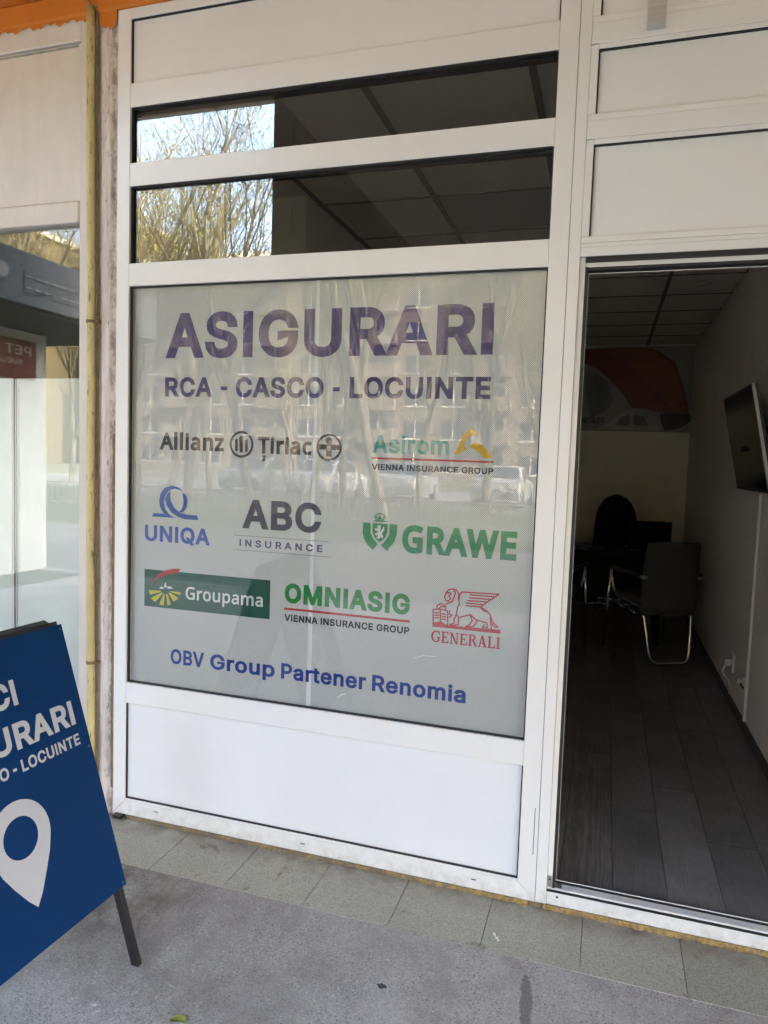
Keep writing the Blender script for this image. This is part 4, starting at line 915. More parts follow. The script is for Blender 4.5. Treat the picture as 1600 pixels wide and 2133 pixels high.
sk = struct('skirting', MB().bevbox(.803, .8148, .075, 5.79, FZ, FZ + .06, .003), plain('grey_skirting', (.10, .095, .09), .5, .1))
ce = struct('ceiling', MB().box(-1.93, .93, .072, 5.9, 2.86, 2.94), GREYTILE)
gx = [-2.1, -1.5, -.9, -.31, .34, .815]; gy = [.02] + [1.17 + .58 * k for k in range(-1, 9)]
for i in range(len(gx) - 1):
    for j in range(len(gy) - 1):
        x0, x1, y0, y1 = gx[i], gx[i + 1], gy[j], gy[j + 1]
        if i == 0: x0 = -1.9
        x1 = min(x1, .814); y1 = min(y1, 5.79); y0 = max(y0, .075)
        if y1 - y0 < .05 or x1 - x0 < .05: continue
        led = (i, j) == (2, 2)
        o = bpy.data.objects.new('led_panel' if led else 'ceiling_tile', MB().bevbox(x0 + .010, x1 - .010, y0 + .008, y1 - .008, 2.806, 2.83, .003).mesh('ceiling_tile', LEDPANEL if led else GREYTILE))
        C.objects.link(o); o.parent = ce
for x in gx[1:-1]:
    struct('grid_bar', MB().box(x - .013, x + .013, .076, 5.79, 2.800, 2.85), GRID, ce)
for y in gy[1:-1]:
    struct('grid_bar', MB().box(-1.9, .814, y - .010, y + .010, 2.802, 2.85), GRID, ce)
dl = thing('downlight', 'small round downlight in the office ceiling near the right wall', 'downlight', (.58, 3.19, 2.80))
obj('ring', MB().disc((.58, 3.19, 2.806), .05, (0, 0, -1), .008, 20), WHITEPL, dl)
obj('lens', MB().disc((.58, 3.19, 2.7978), .034, (0, 0, -1), .002, 16), mat('lamp_lens', (.8, .8, .78), .2), dl)

# poster on the back wall
po = thing('wall_poster', 'wide dark poster with a red and orange cape shape on the back wall', 'poster', (-.3, 5.79, 1.88))
obj('sheet', MB().box(-1.45, .812, 5.790, 5.799, 1.885, 2.796), plain('poster_paper', (.26, .255, .25), .5, .15, 2), po)
def pst(name, pts, col, k):
    mb = to_facade(MB(), polyf(pts), 5.7895 - k * .0008)
    return obj(name, mb, plain('print_' + name + str(k), col, .5, .25, 3), po)
pst('cape', [(-.34, 2.77), (.25, 2.785), (.42, 2.76), (.62, 2.63), (.70, 2.44), (.76, 2.25), (.80, 2.05), (.72, 2.07), (.50, 2.09), (.36, 2.13), (.22, 2.14), (.08, 2.33), (-.02, 2.43), (-.16, 2.55), (-.28, 2.61), (-.40, 2.63)], (.17, .020, .010), 1)
pst('cape_highlight', [(-.10, 2.75), (.25, 2.77), (.42, 2.74), (.60, 2.60), (.68, 2.42), (.72, 2.22), (.60, 2.16), (.48, 2.30), (.34, 2.42), (.22, 2.55), (.06, 2.66)], (.20, .050, .012), 2)
pst('shoe', [(.50, 2.08), (.64, 2.09), (.81, 2.07), (.81, 2.00), (.70, 1.92), (.56, 1.90), (.52, 1.98)], (.02, .016, .018), 3)
pst('car_shape', [(-.13, 1.905), (.0, 1.98), (.08, 2.06), (.20, 2.12), (.34, 2.12), (.46, 2.05), (.52, 1.90)], (.36, .355, .34), 1)
pst('car_window', [(.05, 1.95), (.12, 2.04), (.20, 2.065), (.20, 1.95)], (.16, .16, .17), 2)
pst('car_window', [(.24, 1.95), (.24, 2.065), (.34, 2.05), (.40, 1.95)], (.16, .16, .17), 2)
pst('shadow_shape', [(-.27, 2.55), (-.05, 2.42), (.02, 2.20), (-.06, 2.10), (-.20, 2.02), (-.27, 2.3)], (.14, .14, .15), 1)
v2 = text2d('mania.ro', -.355, -.063, 1.968, .080, 'I', .008)
obj('lettering', to_facade(MB(), v2, 5.7868), INK_BLACK, po)

# television on a tilting bracket
tv = thing('wall_tv', 'black flat television tilted down on the office right wall', 'television', (.75, 2.11, 1.38))
d = Vector((.114, 0, -.553)).normalized(); nrm = Vector((-d.z, 0, d.x))  # nrm points to +X side
nrm = Vector((.553, 0, .114)).normalized()
def slab(p_top, length, y0, y1, th, off=0.0):
    a = Vector(p_top) + nrm * off; b = a + d * length
    vv = []
    for y in (y0, y1):
        for q in (a, b, b + nrm * th, a + nrm * th): vv.append((q.x, y, q.z))
    return vv, [(0, 1, 2, 3), (7, 6, 5, 4), (0, 4, 5, 1), (1, 5, 6, 2), (2, 6, 7, 3), (3, 7, 4, 0)]
body = obj('housing', MB().add(*slab((.674, 0, 1.934), .565, 1.66, 2.56, .030)), BLACKPL, tv)
obj('screen', MB().add(*slab(Vector((.674, 0, 1.934)) + d * .012, .535, 1.672, 2.548, .001, -.0012)), SCREEN, tv)
obj('bezel', MB().add(*slab((.674, 0, 1.934), .565, 1.6565, 1.6598, .016, .002)), CHROME, tv)
obj('bracket', MB().box(.735, .8148, 2.00, 2.20, 1.60, 1.72), BLACKMT, tv)
obj('cover', MB().add(*slab(Vector((.674, 0, 1.934)) + d * .10, .32, 1.80, 2.42, .03, .031)), BLACKPL, tv)

# trunking, sockets
tr = thing('cable_trunking', 'thin white vertical cable trunking under the television', 'trunking', (.81, 1.95, FZ + .06))
obj('channel', MB().bevbox(.800, .8149, 1.940, 1.962, FZ + .061, 1.37, .002), WHITEPL, tr)
for nm, lb, y, z, hh in (('wall_socket', 'white wall socket with a plug and hanging cord, farther from the trunking', 2.43, .30, .055), ('wall_socket', 'white surface socket box beside the trunking with a black cord', 2.07, .285, .035)):
    s = thing(nm, lb, 'socket', (.812, y, z), group='sockets low on the office wall')
    obj('plate', MB().bevbox(.800, .8149, y - .04, y + .04, z - hh, z + hh, .003), WHITEPL, s)
    if hh > .05:
        obj('plug', MB().bevbox(.762, .7995, y - .022, y + .022, z - .02, z + .025, .006), WHITEPL, s)
        obj('cord', MB().tube([(.770, y, z - .02), (.755, y + .005, z - .055), (.768, y + .02, z - .09), (.800, y + .02, z - .12), (.807, y + .02, FZ + .065)], .006, 8), WHITEPL, s, True)
    else:
        obj('plug', MB().bevbox(.775, .7995, y - .03, y + .01, z - .012, z + .014, .004), WHITEPL, s)
        obj('cord', MB().tube([(.785, y + .045, z + .005), (.790, y, z + .004), (.795, y - .05, z - .012), (.797, y - .10, z - .010)], .005, 8), BLACKPL, s, True)

# visitor chair (seen from behind): chrome cantilever frame, padded seat and back
def arc_path(pts, r=.05, n=5):
    out = [Vector(pts[0])]
    for i in range(1, len(pts) - 1):
        p, a, b = Vector(pts[i]), Vector(pts[i - 1]), Vector(pts[i + 1])
        ra = min(r, (a - p).length * .45); rb = min(r, (b - p).length * .45)
        s = p + (a - p).normalized() * ra; e = p + (b - p).normalized() * rb
        for k in range(n + 1):
            u = k / n
            out.append(s * (1 - u) ** 2 + p * 2 * u * (1 - u) + e * u * u)
    out.append(Vector(pts[-1]))
    return out
def cushion(w_, h_, t_, shape, n=10):
    """a padded panel: shape(u, v) -> local point, u and v in -1..1, both faces pillowed"""
    m = MB()
    for s in (0, 1):
        for i in range(n + 1):
            for j in range(n + 1):
                u = -1 + 2 * i / n; v = -1 + 2 * j / n
                k = ((1 - u ** 8) * (1 - v ** 8)) ** .5
                m.v.append(tuple(shape(u, v, (1 if s else -1) * (.35 + .65 * k))))
    q = (n + 1) ** 2
    for i in range(n):
        for j in range(n):
            a = i * (n + 1) + j
            m.f.append((a, a + 1, a + n + 2, a + n + 1)); m.f.append((q + a, q + a + n + 1, q + a + n + 2, q + a + 1))
    for i in range(n):
        for (a, b) in ((i * (n + 1), (i + 1) * (n + 1)), ((i + 1) * (n + 1) + n, i * (n + 1) + n), (i + 1, i), (n * (n + 1) + i, n * (n + 1) + i + 1)):
            m.f.append((a, b, q + b, q + a))
    m.m = [0] * len(m.f)
    return m
vc = thing('visitor_chair', 'grey padded visitor chair with chrome tube legs in front of the desk', 'chair', (.40, 3.46, FZ), R(27))
def back_shape(u, v, s):
    w_ = .235 * (1 - .05 * (v + 1) ** 2 * .5) * (1.0 if v > -.6 else 1 - .12 * (-.6 - v) / .4)
    return Vector((u * w_, -.21 - .045 * (v + 1) + .035 * u * u + s * .016 + .03 * math.sin((v + .2) * 1.5), .64 + v * .275 + .012 * (1 - u * u)))
obj('backrest', cushion(0, 0, 0, back_shape), FABRIC, vc, True, local=True)
def seat_shape(u, v, s): return Vector((u * .225, .03 + v * .235, .455 + s * .028 + .02 * v))
obj('seat', cushion(0, 0, 0, seat_shape), FABRIC, vc, True, local=True)
for s in (-1, 1):
    obj('leg', MB().tube(arc_path([(s * .20, -.20, .42), (s * .215, .20, .44), (s * .245, .26, .66), (s * .25, .20, .665)], .05), .0105, 10), CHROME, vc, True, local=True)
    obj('leg', MB().tube(arc_path([(s * .245, .23, .655), (s * .255, .25, .40), (s * .26, .27, .012)], .04), .0105, 10), CHROME, vc, True, local=True)
    obj('armrest', MB().bevbox(s * .25 - .022, s * .25 + .022, -.20, .24, .655, .680, .008), BLACKPL, vc, local=True)
    obj('arm_bracket', MB().bevbox(s * .225 - .02, s * .225 + .02, -.245, -.195, .645, .668, .004), ALU, vc, local=True)
obj('rear_loop', MB().tube(arc_path([(-.20, .12, .42), (-.20, -.19, .42), (-.155, -.26, .012), (.155, -.26, .012), (.20, -.19, .42), (.20, .12, .42)], .07, 6), .0115, 10), CHROME, vc, True, local=True)

copy_tree(vc, (-.42, 3.40, FZ), R(-14), 'second grey visitor chair half hidden behind the left door jamb')
# desk
dk = thing('office_desk', 'dark office desk standing across the back of the office', 'desk', (-.45, 4.15, FZ))
obj('top', MB().bevbox(-1.30, .52, 3.80, 4.50, .745, .775, .003), DESKTOP, dk)
obj('front_panel', MB().box(-1.24, .46, 4.02, 4.04, .36, .7445), DESKTOP, dk)
for x in (-1.27, .47):
    obj('side_panel', MB().box(x - .015, x + .015, 3.84, 4.46, FZ + .001, .7445), DESKTOP, dk)
obj('drawer_block', MB().bevbox(-.42, -.02, 4.06, 4.44, .30, .7440, .004), DESKTOP, dk)
lp = thing('laptop', 'open black laptop standing on the office desk, seen from behind', 'laptop', (.36, 4.12, .776))
obj('base', MB().bevbox(.19, .53, 4.06, 4.30, .776, .792, .003), BLACKPL, lp)
m = MB().prism_xz([(.20, 0), (.545, 0), (.545, .25), (.20, .25)], 0, .008)
m.v = [(x, 4.058 - y - .10 * z, .793 + z) for x, y, z in m.v]
obj('lid', m, DARKFAB, lp)
by = thing('desk_tray', 'round dark tray lying on the left part of the office desk', 'tray', (-.15, 4.05, .776))
obj('dish', MB().disc((-.17, 4.05, .7755), .17, (0, 0, 1), .02, 28), BLACKPL, by)
obj('rim', MB().tube([(-.17 + .165 * math.cos(a), 4.05 + .165 * math.sin(a), .80) for a in [2 * PI * i / 28 for i in range(29)]], .008, 6), BLACKPL, by, True)
pc = thing('pen_cup', 'black pen cup with one pencil at the right end of the desk', 'cup', (.49, 4.38, .776))
obj('cup', MB().disc((.49, 4.40, .7755), .035, (0, 0, 1), .09, 16), BLACKPL, pc)
obj('pencil', MB().tube([(.49, 4.40, .80), (.535, 4.40, .95)], .004, 6), BLACKPL, pc)
# office chair
oc = thing('office_chair', 'black high-backed swivel chair behind the office desk', 'chair', (.14, 4.95, FZ), R(8))
def ob(u, v, s):
    w_ = (.235 - .030 * (v + 1)) * (1 if v < .35 else max(.0, 1 - ((v - .35) / .652) ** 2) ** .5)
    return Vector((u * w_, .20 + .03 * v + s * .04 - .03 * (1 - u * u), .82 + v * .37))
obj('backrest', cushion(0, 0, 0, ob, 20), DARKFAB, oc, True, local=True)
obj('seat', cushion(0, 0, 0, lambda u, v, s: Vector((u * .25, v * .24 - .02, .48 + s * .04))), DARKFAB, oc, True, local=True)
obj('gas_lift', MB().tube([(0, 0, .10), (0, 0, .45)], .025, 12), CHROME, oc, True, local=True)
for k in range(5):
    a = 2 * PI * k / 5 + .3
    lg = obj('leg', MB().tube([(0, 0, .12), (.28 * math.cos(a), .28 * math.sin(a), .075)], [.026, .014], 8), CHROME, oc, True, local=True)
    obj('caster', MB().disc((.28 * math.cos(a) - .012, .28 * math.sin(a), .030), .028, (1, 0, 0), .024, 12), BLACKPL, lg, local=True)
for s in (-1, 1):
    obj('armrest', MB().tube(arc_path([(s * .25, .18, .50), (s * .30, .12, .70), (s * .30, -.16, .70), (s * .25, -.10, .48)], .06), .018, 8), BLACKPL, oc, True, local=True)

# ---------------------------------------------------------------- neighbouring shop on the left
nb = thing('neighbour_shopfront', 'old cream painted shopfront with frosted lower glass left of the pipe', 'shopfront', (-3.6, .02, GZ))
NX = -2.0435
obj('jamb', bar_v(MB(), NX + .012, -1.9865, GZ, 3.150, -.004, .07, b=.004), CREAM, nb)
obj('inner_jamb', bar_v(MB(), NX, NX + .0116, GZ, 3.06, .004, .06, b=.002), CREAM, nb)
obj('upper_panel', MB().bevbox(-5.2, NX - .001, .010, .03, 2.462, 3.060, .002), CREAM, nb)
obj('top_board', MB().bevbox(-5.2, NX + .0115, .000, .05, 3.064, 3.149, .004), CREAM, nb)
obj('groove', MB().box(-5.2, NX - .012, .0085, .0098, 3.046, 3.054), plain('blue_grey_seam', (.30, .32, .32), .6, .4, 20), nb)
obj('rail', MB().bevbox(-5.2, NX - .0004, -.002, .06, 2.376, 2.459, .004), CREAM, nb)
obj('bottom_rail', MB().bevbox(-5.2, NX - .0004, -.002, .06, GZ, .12, .004), CREAM, nb)
obj('pane', MB().box(-5.2, NX - .0005, .030, .036, .1205, 2.3755), GLASS_SHOP, nb)
obj('frosted_film', MB().box(-2.3885, NX - .0008, .0364, .0374, .1206, 1.770), FROST, nb)
obj('frosted_film', MB().box(-3.60, -2.4070, .0364, .0374, .1206, 1.770), FROST, nb)
obj('frosted_film', MB().box(-5.19, -3.62, .0364, .0374, .1206, 1.770), FROST, nb)
for x in (-2.3978, -3.61):
    obj('glazing_gap', MB().box(x - .0088, x + .0088, .0366, .05, .1206, 1.766), RUBBER, nb)
    obj('edge_strip', MB().box(x - .0118, x - .0092, .0285, .0298, .1206, 1.766).box(x + .0092, x + .0118, .0285, .0298, .1206, 1.766), ALU, nb)
NWALL = plain('neighbour_room_paint', (.20, .21, .21), .8, .1)
struct('neighbour_room', MB().box(-5.2, -2.02, 2.5, 2.6, GZ, 2.95).box(-5.2, -2.02, .08, 2.5, 2.75, 2.9).box(-5.2, -2.02, .08, 2.5, GZ, GZ + .02), NWALL)

# ---------------------------------------------------------------- folding pavement board
AB = thing('pavement_board', 'dark blue folding board with white insurance lettering and a map pin', 'sign board', (-1.23, -.95, GZ))
hh = Vector((math.sin(R(2)), math.cos(R(2)), 0)); n0 = Vector((hh.y, -hh.x, 0))
TH = R(18)
ee = -n0 * math.sin(TH) + Vector((0, 0, 1)) * math.cos(TH)
nn = hh.cross(ee)
Fp = Vector((-1.2217, -.6920, GZ))
def bp(u, v, o_=0.0): return Fp + hh * (u * .992) + ee * (v * .992) + nn * o_
def bbox3(u0, u1, v0, v1, o0, o1, bev=0.0, f=bp):
    q = [f(u, v, o_) for o_ in (o0, o1) for (u, v) in ((u0, v0), (u1, v0), (u1, v1), (u0, v1))]
    m = MB().add(q, [(3, 2, 1, 0), (4, 5, 6, 7), (0, 1, 5, 4), (1, 2, 6, 5), (2, 3, 7, 6), (3, 0, 4, 7)])
    return m
WID0, WID1 = -.574, .024
pn = obj('panel', bbox3(WID0, WID1, .234, 1.034, -.003, 0), BOARDBLUE, AB)
def on_board(name, shapes, m, k=1):
    mb = MB()
    for v2, f2 in shapes:
        out = []
        for f in f2:
            a = sum(v2[f[i]][0] * v2[f[(i + 1) % len(f)]][1] - v2[f[(i + 1) % len(f)]][0] * v2[f[i]][1] for i in range(len(f)))
            out.append(tuple(f) if a > 0 else tuple(f)[::-1])
        mb.add([bp(u, v, .0006 * k) for u, v in v2], out)
    o = bpy.data.objects.new(name, mb.mesh(name, m)); C.objects.link(o); o.parent = pn
    return o
on_board('lettering', [text2d('AICI', -.363, -.187, .852, .070, 'I', .031)], BOARDTXT)
on_board('lettering', [text2d('ASIGURARI', -.537, -.013, .737, .0705, 'I', .031)], BOARDTXT)
on_board('lettering', [text2d('RCA', -.537, -.452, .677, .0325, 'I', .026), text2d('CASCO', -.412, -.266, .677, .0325, 'I', .026), text2d('LOCUINTE', -.2245, -.0145, .677, .0325, 'I', .026), polyf([(-.438, .688), (-.438, .695), (-.426, .695), (-.426, .688)]), polyf([(-.2525, .688), (-.2525, .6955), (-.2405, .6955), (-.2405, .688)])], BOARDTXT)
cx, cv = -.2765, .5235
pin = [(cx + .0945 * math.cos(a), cv + .0945 * math.sin(a)) for a in [R(-22 + 224 * i / 30) for i in range(31)]]
left = [(cx - .0755, cv - .068), (cx - .052, cv - .110), (cx - .022, cv - .156)]
right = [(cx + .024, cv - .156), (cx + .052, cv - .110), (cx + .0755, cv - .068)]
outer = pin + left + [(cx + .001, .340)] + right
inner = [(cx + .0535 * math.cos(a), cv + .0535 * math.sin(a)) for a in [-2 * PI * i / 32 for i in range(32)]]
on_board('map_pin', [fill([outer[::-1], inner[::-1]])], BOARDTXT)
for u, v in ((.013, 1.020), (.013, .246), (.013, .66), (-.563, 1.02), (-.563, .246), (-.563, .66)):
    mb = MB(); mb.tube([bp(u, v, .0), bp(u, v, .0018)], .004, 10)
    o = bpy.data.objects.new('rivet', mb.mesh('rivet', plain('blue_rivet', (.02, .06, .18), .4, .1))); C.objects.link(o); o.parent = pn
# steel frame: front and rear halves meeting at a hinge along the top
for u in (WID1 - .030, WID0 + .012):
    obj('leg', bbox3(u, u + .018, -.004, 1.046, -.026, -.0034), BLACKMT, AB)
obj('top_bar', bbox3(WID0 + .0305, WID1 - .0305, 1.022, 1.046, -.026, -.0036), BLACKMT, AB)
ee2 = n0 * math.sin(TH) + Vector((0, 0, 1)) * math.cos(TH)
top = bp(0, 1.046, -.026)
def bq(u, v, o_=0.0):
    b = top - ee2 * 1.046
    m2 = hh.cross(ee2)
    return Vector((b.x, b.y, b.z)) + hh * u + ee2 * v - m2 * o_ - n0 * .004
for u in (WID1 - .030, WID0 + .012):
    obj('leg', bbox3(u, u + .018, .004, 1.044, 0, .022, f=bq), BLACKMT, AB)
obj('top_bar', bbox3(WID0 + .0305, WID1 - .0305, 1.020, 1.044, 0, .022, f=bq), BLACKMT, AB)
rear = obj('rear_panel', bbox3(WID0, WID1, .234, 1.030, .0225, .0255, f=bq), BOARDBLUE, AB)
for u in (-.5, -.05):
    mb = MB(); mb.tube([bp(u, 1.040, -.028), bp(u + .05, 1.040, -.028)], .007, 8)
    obj('hinge', mb, BLACKMT, AB)

# ---------------------------------------------------------------- litter on the ground
lf = thing('fallen_leaf', 'small green yellow leaf lying on the asphalt at the bottom edge', 'leaf', (-1.005, -.835, GZ))
m = MB(); q = 7
for i in range(q + 1):
    tt = i / q; wd = .013 * math.sin(PI * tt ** .8) + .0008
    for s in (-1, 0, 1): m.v.append((-1.02 + .045 * tt, -.842 + s * wd + .01 * tt, GZ + .004 + .006 * abs(s) + .006 * math.sin(PI * tt)))
for i in range(q):
    for k in (0, 1): m.f.append((i * 3 + k, i * 3 + 3 + k, i * 3 + 4 + k, i * 3 + 1 + k)); m.m.append(0)
obj('blade', m, plain('leaf_green', (.20, .22, .035), .6, .3, 60), lf)
obj('stalk', MB().tube([(-1.02, -.842, GZ + .004), (-1.035, -.848, GZ + .002)], .0009, 5), plain('leaf_stalk', (.25, .2, .06), .7, .2), lf)
sp = thing('paper_scrap', 'tiny torn white scrap lying at the edge of the tiles', 'scrap', (-.255, -.205, GZ))
m = MB(); rs = random.Random(2)
for cx2, cy2, ln, an in ((-.262, -.196, .014, -.9), (-.252, -.210, .008, .4), (-.247, -.219, .006, -.3)):
    dx, dy = math.cos(an), math.sin(an)
    p = [(cx2 - dx * ln / 2 - dy * .0018, cy2 - dy * ln / 2 + dx * .0018), (cx2 + dx * ln / 2 - dy * .002, cy2 + dy * ln / 2 + dx * .002), (cx2 + dx * ln / 2 + dy * .003, cy2 + dy * ln / 2 - dx * .003), (cx2 - dx * ln / 2 + dy * .002, cy2 - dy * ln / 2 - dx * .002)]
    m.add([(*q_, GZ + .0045 + rs.uniform(0, .004)) for q_ in p] + [(*q_, GZ + .0025) for q_ in p], [(0, 1, 2, 3), (7, 6, 5, 4), (0, 4, 5, 1), (1, 5, 6, 2), (2, 6, 7, 3), (3, 7, 4, 0)])
obj('flake', m, plain('paper_white', (.75, .73, .68), .7, .1), sp)
gumm = MB(); rs = random.Random(9)
ring = [(-.533 + .016 * math.cos(a) * rs.uniform(.6, 1.2), -.525 + .011 * math.sin(a) * rs.uniform(.6, 1.2)) for a in [2 * PI * i / 14 for i in range(14)]]
gumm.add([(x, y, GZ + .0005) for x, y in ring] + [(-.533 + (x + .533) * .5, -.525 + (y + .525) * .5, GZ + .003) for x, y in ring], [(i, (i + 1) % 14, (i + 1) % 14 + 14, i + 14) for i in range(14)] + [tuple(range(14, 28))])
tag(obj('chewing_gum', gumm, plain('old_gum', (.05, .048, .05), .8, .2), None), 'flattened dark gum spot on the grey asphalt', 'gum')

# ================================================================ across the way: seen in the glass
BARK = mat('pale_bark', (.30, .27, .19), .85)
t = NT(BARK)
t.col(t.ramp(t.noise(9, 6, .65, t.scale((1, 1, .3))), (.3, (.075, .065, .042)), (.7, (.19, .17, .115))))
TWIG = plain('twig_bark', (.15, .125, .062), .85, .2)
BUD = plain('budding_leaf', (.13, .165, .045), .7, .3, 8)
def grow_tree(seed, height=13.0):
    r = random.Random(seed)
    trunk, crown, buds = MB(), MB(), MB()
    def branch(p, d_, length, rad, level):
        n = 5 if level == 0 else 4 if level < 2 else 3 if level < 4 else 2
        pts = [p.copy()]; q = p.copy(); dd = d_.copy()
        for i in range(n):
            dd = (dd + Vector((r.gauss(0, .10), r.gauss(0, .10), r.gauss(.05, .06)))).normalized()
            q = q + dd * (length / n); pts.append(q.copy())
        end = rad * (.62 if level < 3 else .35)
        rr = [rad + (end - rad) * i / n for i in range(n + 1)]
        (trunk if level < 2 else crown).tube(pts, rr, 7 if level == 0 else 5 if level == 1 else 3, cap=False)
        if level >= 4:
            for k in range(4):
                b = pts[r.randint(1, n)]
                s = r.uniform(.03, .065); a = Vector((r.gauss(0, 1), r.gauss(0, 1), r.gauss(0, 1))).normalized(); c_ = a.orthogonal().normalized()
                buds.add([b, b + a * s, b + a * s * .6 + c_ * s * .6], [(0, 1, 2)])
            return
        kids = {0: 4, 1: 7, 2: 7, 3: 6}[level]
        for k in range(kids):
            at = 1.0 if (level < 2 and k < 2) else r.uniform(.3, 1.0)
            i = min(int(at * n), n); b = pts[i]
            ang = r.uniform(.18, .42) if level == 0 else r.uniform(.3, .6) if level == 1 else r.uniform(.35, .85)
            ax = dd.orthogonal().normalized(); ax.rotate(Matrix.Rotation(r.uniform(0, 2 * PI), 3, dd))
            nd = (dd * math.cos(ang) + ax * math.sin(ang)); nd.z += .22 if level < 2 else .14; nd.normalize()
            ln = length * {0: r.uniform(.75, 1.05), 1: r.uniform(.55, .8), 2: r.uniform(.5, .75), 3: r.uniform(.45, .7)}[level]
            branch(b, nd, ln, rr[i] * {0: .72, 1: .5, 2: .42, 3: .45}[level], level + 1)
    lean = Vector((r.gauss(0, .06), r.gauss(0, .06), 1)).normalized()
    branch(Vector((0, 0, -.1)), lean, height * .36, .135, 0)
    return trunk, crown, buds
trees = []
for s in (2, 5, 9):
    tr_, cr_, bu_ = grow_tree(s)
    root = thing('bare_tree', 'bare budding tree beyond the lawn, seen only as a reflection in the glass', 'tree', (0, 0, GZ), group='bare trees across the lawn')
    o = obj('trunk', tr_, BARK, root, True, local=True)
    o = obj('crown', cr_, TWIG, root, False, local=True)
    ob_ = obj('buds', bu_, BUD, o, False, local=True)
    trees.append(root)
spots = [(-10.6, -14.0), (-9.0, -14.8), (-12.6, -13.4), (-7.2, -17.0), (-5.0, -13.8), (-2.9, -15.8), (-.6, -13.6), (1.4, -16.0), (3.4, -14), (-14.6, -16.2), (-15.8, -12.2), (-17.6, -18.5), (-13.2, -19.4), (-9.9, -20.5), (-20.5, -14), (-6.0, -21.0), (-1.6, -21), (2.8, -20), (6.5, -16), (-22, -21), (-19.5, -24), (-25, -17), (-17, -22.5), (-24, -25), (-28, -22), (-12, -24.5), (-27, -14), (-31, -18)]
rt = random.Random(21)
for i, (x, y) in enumerate(spots):
    a = rt.uniform(0, 2 * PI)
    if i < 3:
        trees[i].location = (x, y, GZ); trees[i].rotation_euler = (0, 0, a)
    else:
        copy_tree(trees[i % 3], (x, y, GZ), a, scale=rt.uniform(.8, 1.15))

# blocks of flats far behind
def block(name, label, x0, x1, y0, y1, h, colr, wcols, rows):
    b = thing(name, label, 'building', ((x0 + x1) / 2, y1, GZ))
    wallm = plain('render_' + name + str(int(abs(x0))), colr, .85, .15, .5, .2, 10)
    obj('wall', MB().box(x0, x1, y0, y1, GZ - .01, h), wallm, b)
    obj('roof', MB().box(x0 - .3, x1 + .3, y0 - .3, y1 + .3, h + .001, h + .5), PLASTER, b)
    GL = FLATGLASS
    ww = (x1 - x0) / wcols; fh = h / rows
    wm = MB().box(-ww * .28, ww * .28, 0, .06, -.7, .7).mesh('window', GL)
    fmx = MB().box(-ww * .32, ww * .32, 0, .09, -.85, -.72).box(-.04, .04, .061, .10, -.7, .7).mesh('frame', PLASTER)
    bm_ = MB().box(-ww * .46, ww * .46, 0, .9, -1.15, -.05).mesh('balcony', wallm)
    for i in range(wcols):
        for j in range(rows):
            x = x0 + ww * (i + .5); z = fh * (j + .55)
            o = bpy.data.objects.new('window', wm); C.objects.link(o); o.parent = b; o.location = Vector((x, y1, z)) - b.location
            f_ = bpy.data.objects.new('frame', fmx); C.objects.link(f_); f_.parent = o
            if i % 3 == 1 and j > 0:
                o = bpy.data.objects.new('balcony', bm_); C.objects.link(o); o.parent = b; o.location = Vector((x, y1 + .001, z)) - b.location
FLATGLASS = mat('flat_window_glass', (.03, .035, .04), .08)
block('apartment_block', 'yellow ochre apartment tower reflected behind the trees in the top pane', -53, -44.9, -66, -60, 23.6, (.27, .20, .07), 6, 7)
block('apartment_block', 'long pale apartment block reflected behind the trees and cars', -42, 40, -66, -54, 18.5, (.15, .125, .095), 26, 7)
block('apartment_block', 'brown apartment block at the far left, reflected in the neighbour glass', -84, -56, -66, -56, 23, (.085, .068, .034), 8, 5)

